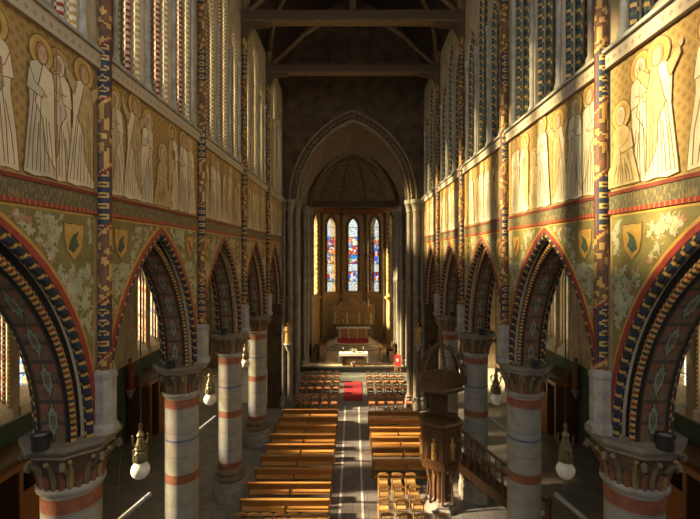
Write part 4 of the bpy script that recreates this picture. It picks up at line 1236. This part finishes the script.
for i, x in enumerate((-1.5, -1.05, -0.6, 0.6, 1.05, 1.5)):
    tt = thing('candlestick', f'tall altar candlestick on the high altar, {ORD[i]} from the left', 'candlestick', (x, 46.1, 2.16), 0, 'candlesticks on the high altar')
    m = MB(); m.lathe([(0.09, 0), (0.03, 0.06), (0.02, 0.4), (0.06, 0.44)], M_brass, (0,0,0), 8); m.build('stand', tt, True)
    m = MB(); m.lathe([(0.022, 0.44), (0.022, 0.9)], M_white, (0,0,0), 6); m.build('candle', tt, True)
# poster on its easel
t = thing('easel', 'wooden easel standing right of the red carpet end', 'easel', (3.72, 35.7, 0))
for x0, y0, x1 in ((-0.28, 0, -0.05), (0.28, 0, 0.05)):
    m = MB(); m.tube([(x0, 0, 0), (x1, 0.12, 1.75)], 0.02, M_pew, 6); m.build('leg', t)
m = MB(); m.tube([(0, 0.5, 0), (0, 0.12, 1.7)], 0.02, M_pew, 6); m.build('leg', t)
m = MB(); m.box(-0.3, 0.3, -0.03, 0.05, 0.66, 0.70, M_pew); m.build('ledge', t)
m = MB(); m.prism([(0.0, 0.705), (0.02, 0.705), (0.10, 1.60), (0.08, 1.60)], 0, -0.27, 0.27, M_chart)
m.prism([(0.02, 1.05), (0.045, 1.05), (0.06, 1.3), (0.045, 1.3)], 0, -0.15, 0.1, M_cream)
tag(m.build('poster', loc=(3.72, 35.7, 0)), 'red poster board leaning on the easel by the sanctuary', 'poster')

# ------------------------------------------------------------------ pulpit
def hexa(r, z0, z1, m, mm, rot=0, r1=None): m.lathe([(r, z0), (r1 if r1 else r, z1)], mm, (0,0,0), 6, rot=rot)
t = thing('pulpit', 'carved dark oak hexagonal pulpit with a curving stair, standing against a right column', 'pulpit', (3.45, 17.05, 0))
m = MB(); m.lathe([(0.70, 0), (0.70, 0.12), (0.60, 0.18), (0.60, 0.26), (0.45, 0.34)], M_stone, (0,0,0), 8); m.build('foot', t)
m = MB(); m.lathe([(0.40, 0.3), (0.33, 0.45), (0.33, 1.35), (0.42, 1.55), (0.62, 1.78)], M_oakm, (0,0,0), 8); m.build('pedestal', t)
m = MB()
for k in range(6):
    a = 2*PI*(k+0.5)/6; m.tube([(0.52*math.cos(a), 0.52*math.sin(a), 0.3), (0.46*math.cos(a), 0.46*math.sin(a), 1.0), (0.62*math.cos(a), 0.62*math.sin(a), 1.75)], 0.05, M_oak, 6)
m.build('pedestal_colonnettes', t, True)
m = MB(); hexa(0.84, 1.75, 1.88, m, M_oakm); hexa(0.88, 1.88, 1.96, m, M_oakm); m.build('floor_moulding', t)
m = MB()
prof = [(0.78, 1.95), (0.78, 3.35), (0.70, 3.35), (0.70, 1.99)]
m.lathe(prof, M_oak, (0,0,0), 6); m.build('body', t)
m = MB(); m.lathe([(0.76, 3.35), (0.92, 3.38), (0.94, 3.46), (0.90, 3.52), (0.68, 3.52), (0.68, 3.36)], M_oakm, (0,0,0), 6); m.build('book_rail', t)
for k in range(6):
    a = 2*PI*(k+1)/6
    ap = 0.78*math.cos(PI/6); c, s_ = math.cos(a), math.sin(a)
    m = MB()
    def Q(u, d, z): return ((ap+d)*c - u*s_, (ap+d)*s_ + u*c, z)
    # framed panel with carved tracery figure
    fr = [(-0.32, 2.05, 0.32, 2.13), (-0.32, 3.20, 0.32, 3.30), (-0.34, 2.05, -0.26, 3.30), (0.26, 2.05, 0.34, 3.30)]
    for u0, z0, u1, z1 in fr:
        b0 = len(m.v); m.v += [Q(u, d, z) for d in (0, 0.05) for u, z in ((u0,z0),(u1,z0),(u1,z1),(u0,z1))]
        for f in ((0,3,2,1),(4,5,6,7),(0,1,5,4),(1,2,6,5),(2,3,7,6),(3,0,4,7)): m.f.append(tuple(b0+x for x in f)); m.m.append(m.mi(M_oakm))
    pn = m.build('panel', t)
    m = MB()
    m.tube([Q(-0.22, 0.03, 2.15), Q(-0.22, 0.03, 2.8), Q(-0.12, 0.03, 3.02), Q(0, 0.03, 3.14), Q(0.12, 0.03, 3.02), Q(0.22, 0.03, 2.8), Q(0.22, 0.03, 2.15)], 0.025, M_oakm, 5)
    m.lathe([(0.11, 2.15), (0.09, 2.5), (0.12, 2.72), (0.04, 2.8), (0.065, 2.88), (0.05, 2.96), (0, 2.99)], M_gilt, Q(0, 0.03, 0), 8)
    m.build('carving', pn, True)
# stair: treads from the far side of the pulpit to the aisle
ST = thing('pulpit_stair', 'dark wooden stair with turned balusters curving down from the pulpit to the aisle', 'stair', (0, 0, 0))
def stair_pt(t, off):
    # t 0 at the pulpit, 1 at floor; a shallow curve in front of the column
    x = 4.15 + 2.9*t; y = 16.62 - 0.75*math.sin(t*PI*0.55); z = 1.95*(1-t)
    dx, dy = 2.9, -0.75*PI*0.55*math.cos(t*PI*0.55); L = math.hypot(dx, dy)
    return Vector((x - (-dy/L)*off*-1, y + (dx/L)*off, z))
NS = 10
for k in range(NS):
    a, b = k/NS, (k+1)/NS
    z = 1.95*(1-b)+0.19
    m = MB(); p = [stair_pt(a, -0.4), stair_pt(b+0.02, -0.4), stair_pt(b+0.02, 0.4), stair_pt(a, 0.4)]
    m.prism([(q.x, q.y) for q in p], 2, z-0.06, z, M_oak); m.build('tread', ST)
for off in (-0.42, 0.42):
    m = MB()
    n = 16; lo = [stair_pt(k/n, off) for k in range(n+1)]
    for k in range(n):
        a, b = lo[k], lo[k+1]
        d = Vector((0, 0.04 if off > 0 else -0.04, 0))
        pts = [a+Vector((0,0,-0.15)), b+Vector((0,0,-0.15)), b+Vector((0,0,0.22)), a+Vector((0,0,0.22))]
        pts = [Vector((q.x, q.y, max(q.z, 0.0))) for q in pts]
        q2 = [q+d for q in pts]
        m.face(pts, M_oak); m.face(q2[::-1], M_oak)
        for j in range(4): m.face([pts[j], q2[j], q2[(j+1) % 4], pts[(j+1) % 4]], M_oak)
    m.build('string_board', ST)
    m = MB(); m.tube([q+Vector((0,0,1.05)) for q in lo], 0.06, M_oakm, 8); m.build('handrail', ST, True)
    for k in range(13):
        p = stair_pt((k+0.4)/13, off)
        m = MB(); m.lathe([(0.025, 0.2), (0.03, 0.3), (0.02, 0.4), (0.035, 0.6), (0.02, 0.8), (0.025, 1.03)], M_oak, (p.x, p.y, p.z), 6); m.build('baluster', ST, True)
    p = stair_pt(1.0, off)
    m = MB(); m.lathe([(0.09, 0), (0.09, 1.1), (0.12, 1.12), (0.12, 1.17), (0.05, 1.2), (0.08, 1.28), (0, 1.36)], M_oakm, (p.x, p.y, 0), 8); m.build('newel_post', ST, True)
# sounding board
t = thing('pulpit_canopy', 'dark oak hexagonal sounding board with an open crown, above the pulpit', 'canopy', (3.5, 17.2, 4.62))
m = MB(); m.lathe([(0.80, 0), (0.92, 0.04), (0.96, 0.14), (0.92, 0.24), (1.0, 0.34), (1.02, 0.50), (0.95, 0.55), (0.3, 0.6)], M_oak, (0,0,0), 6); m.build('sounding_board', t)
m = MB()
for k in range(6):
    a = 2*PI*(k+0.5)/6; c, s_ = math.cos(a), math.sin(a)
    m = MB(); m.lathe([(0.06, 0.5), (0.06, 1.0), (0.09, 1.03), (0.03, 1.1), (0, 1.4)], M_oak, (0.92*c, 0.92*s_, 0), 6)
    m.build('pinnacle', t, True)
for k in range(6):
    a = 2*PI*(k+0.5)/6; c, s_ = math.cos(a), math.sin(a)
    m = MB(); pts = [(0.88, 0.62), (0.80, 1.0), (0.62, 1.35), (0.38, 1.58), (0.14, 1.72)]
    m.tube([(r*c, r*s_, z) for r, z in pts], 0.06, M_oak, 6)
    for r, z in pts[1:4]: m.ball(((r+0.08)*c, (r+0.08)*s_, z+0.06), 0.06, M_oak, 6, 4)
    m.build('crown_rib', t, True)
m = MB(); m.lathe([(0.16, 1.65), (0.2, 1.75), (0.1, 1.85), (0.13, 2.0), (0.06, 2.15), (0.08, 2.3), (0.03, 2.45), (0.0, 3.1)], M_oak, (0,0,0), 8); m.build('spire', t, True)
m = MB(); m.box(-0.35, 0.35, 0.28, 0.42, -2.9+1.75, 0.1, M_oak); m.box(0.1, 1.35, 0.36, 0.46, 0.1, 0.4, M_oak); m.build('back_board', t)

# ------------------------------------------------------------------ aisle furniture
def confessional(s, y, label):
    t = thing('confessional', label, 'confessional', (s*11.35, y, 0), 0, 'confessionals along the aisle walls')
    d = 0.6
    m = MB(); m.box(*sorted((s*d, s*(d-0.06))), -1.55, 1.55, 0, 3.0, M_oak); m.build('back_panel', t)
    for yy in (-1.55, -0.55, 0.45, 1.47):
        m = MB(); m.box(-d+0.02, d-0.06, yy, yy+0.08, 0, 3.0, M_oak); m.build('side_panel', t)
        m = MB(); m.box(*sorted((-s*d, -s*(d+0.05))), yy-0.03, yy+0.11, 0, 3.0, M_oakw); m.build('post', t)
    m = MB(); m.box(-d-0.1, d, -1.65, 1.65, 3.0, 3.2, M_oakw)
    m.build('cornice', t)
    m = MB(); m.prism([(-1.65, 3.2), (1.65, 3.2), (1.2, 3.42), (-1.2, 3.42)], 0, -d+0.1, d, M_cream if False else M_oak); m.build('roof_board', t)
    m = MB(); m.box(*sorted((-s*(d-0.02), -s*(d-0.06))), -0.47, 0.45, 0, 2.2, M_oakw); dr = m.build('door', t)
    m = MB(); m.ball((-s*(d+0.02), 0.36, 1.1), 0.035, M_brass, 8, 6); m.build('handle', dr)
    for yy in (-1.0, 0.95):
        m = MB(); m.box(*sorted((s*0.1, s*0.5)), yy-0.4, yy+0.4, 0.42, 0.47, M_oakw); m.build('seat', t)
for s, nm in ((-1, 'left'), (1, 'right')):
    for y, w in ((14.4, 'nearer'), (24.3, 'farther')):
        confessional(s, y, f'{w} dark oak confessional with warm brown posts against the {nm} aisle wall')
def statue(loc, rz, label, robe, h=1.6):
    t = thing('statue', label, 'statue', loc, rz, 'statues on brackets')
    f = h/1.6
    m = MB(); m.lathe([(0.05, -0.5), (0.12, -0.35), (0.2, -0.12), (0.28, -0.06), (0.28, 0)], M_stone, (0,0,0), 10); m.build('bracket', t, True)
    m = MB(); m.lathe([(0.24*f, 0), (0.22*f, 0.3*f), (0.19*f, 0.7*f), (0.21*f, 1.0*f), (0.24*f, 1.2*f), (0.20*f, 1.3*f), (0.07*f, 1.36*f), (0.06*f, 1.4*f), (0.10*f, 1.46*f), (0.11*f, 1.54*f), (0.08*f, 1.62*f), (0, 1.65*f)], robe, (0,0,0), 14, sx=0.8)
    for q in (-1, 1):
        m.tube([(0, q*0.2*f, 1.22*f), (-0.1*f, q*0.25*f, 0.98*f), (-0.2*f, q*0.04*f, 1.05*f)], [0.075*f, 0.07*f, 0.045*f], robe, 7)
    m.build('figure', t, True)
for s, nm in ((-1, 'left'), (1, 'right')):
    statue((s*11.72, 17.75, 2.9), 0 if s > 0 else PI, f'nearer painted statue on a bracket on the {nm} aisle wall', M_rib)
    statue((s*11.72, 22.6, 2.9), 0 if s > 0 else PI, f'farther painted statue on a bracket on the {nm} aisle wall', M_dred if s < 0 else M_rib)
    statue((s*4.15, YE-0.5, 4.3), PI/2, f'small statue on a bracket on the {nm} side of the chancel arch', M_gilt, 1.3)

# choir stalls in the sanctuary
for s, nm in ((-1, 'left'), (1, 'right')):
    t = thing('choir_stall', f'dark slatted choir stall on the {nm} side of the sanctuary', 'stall', (s*3.2, 39.6, 0.38))
    m = MB(); m.box(*sorted((0, s*0.45)), -1.6, 1.6, 0.42, 0.47, M_oak); m.build('seat', t)
    m = MB(); m.box(*sorted((s*0.45, s*0.52)), -1.6, 1.6, 0, 1.3, M_oak); m.build('backrest', t)
    for yy in (-1.6, -0.55, 0.5, 1.54):
        m = MB(); m.box(*sorted((0, s*0.5)), yy, yy+0.06, 0, 1.0, M_oak); m.build('end_panel', t)
    m = MB(); m.box(*sorted((-s*0.7, -s*0.62)), -1.6, 1.6, 0, 0.95, M_oak); m.box(*sorted((-s*0.74, -s*0.45)), -1.6, 1.6, 0.95, 1.0, M_oakw); m.build('desk', t)
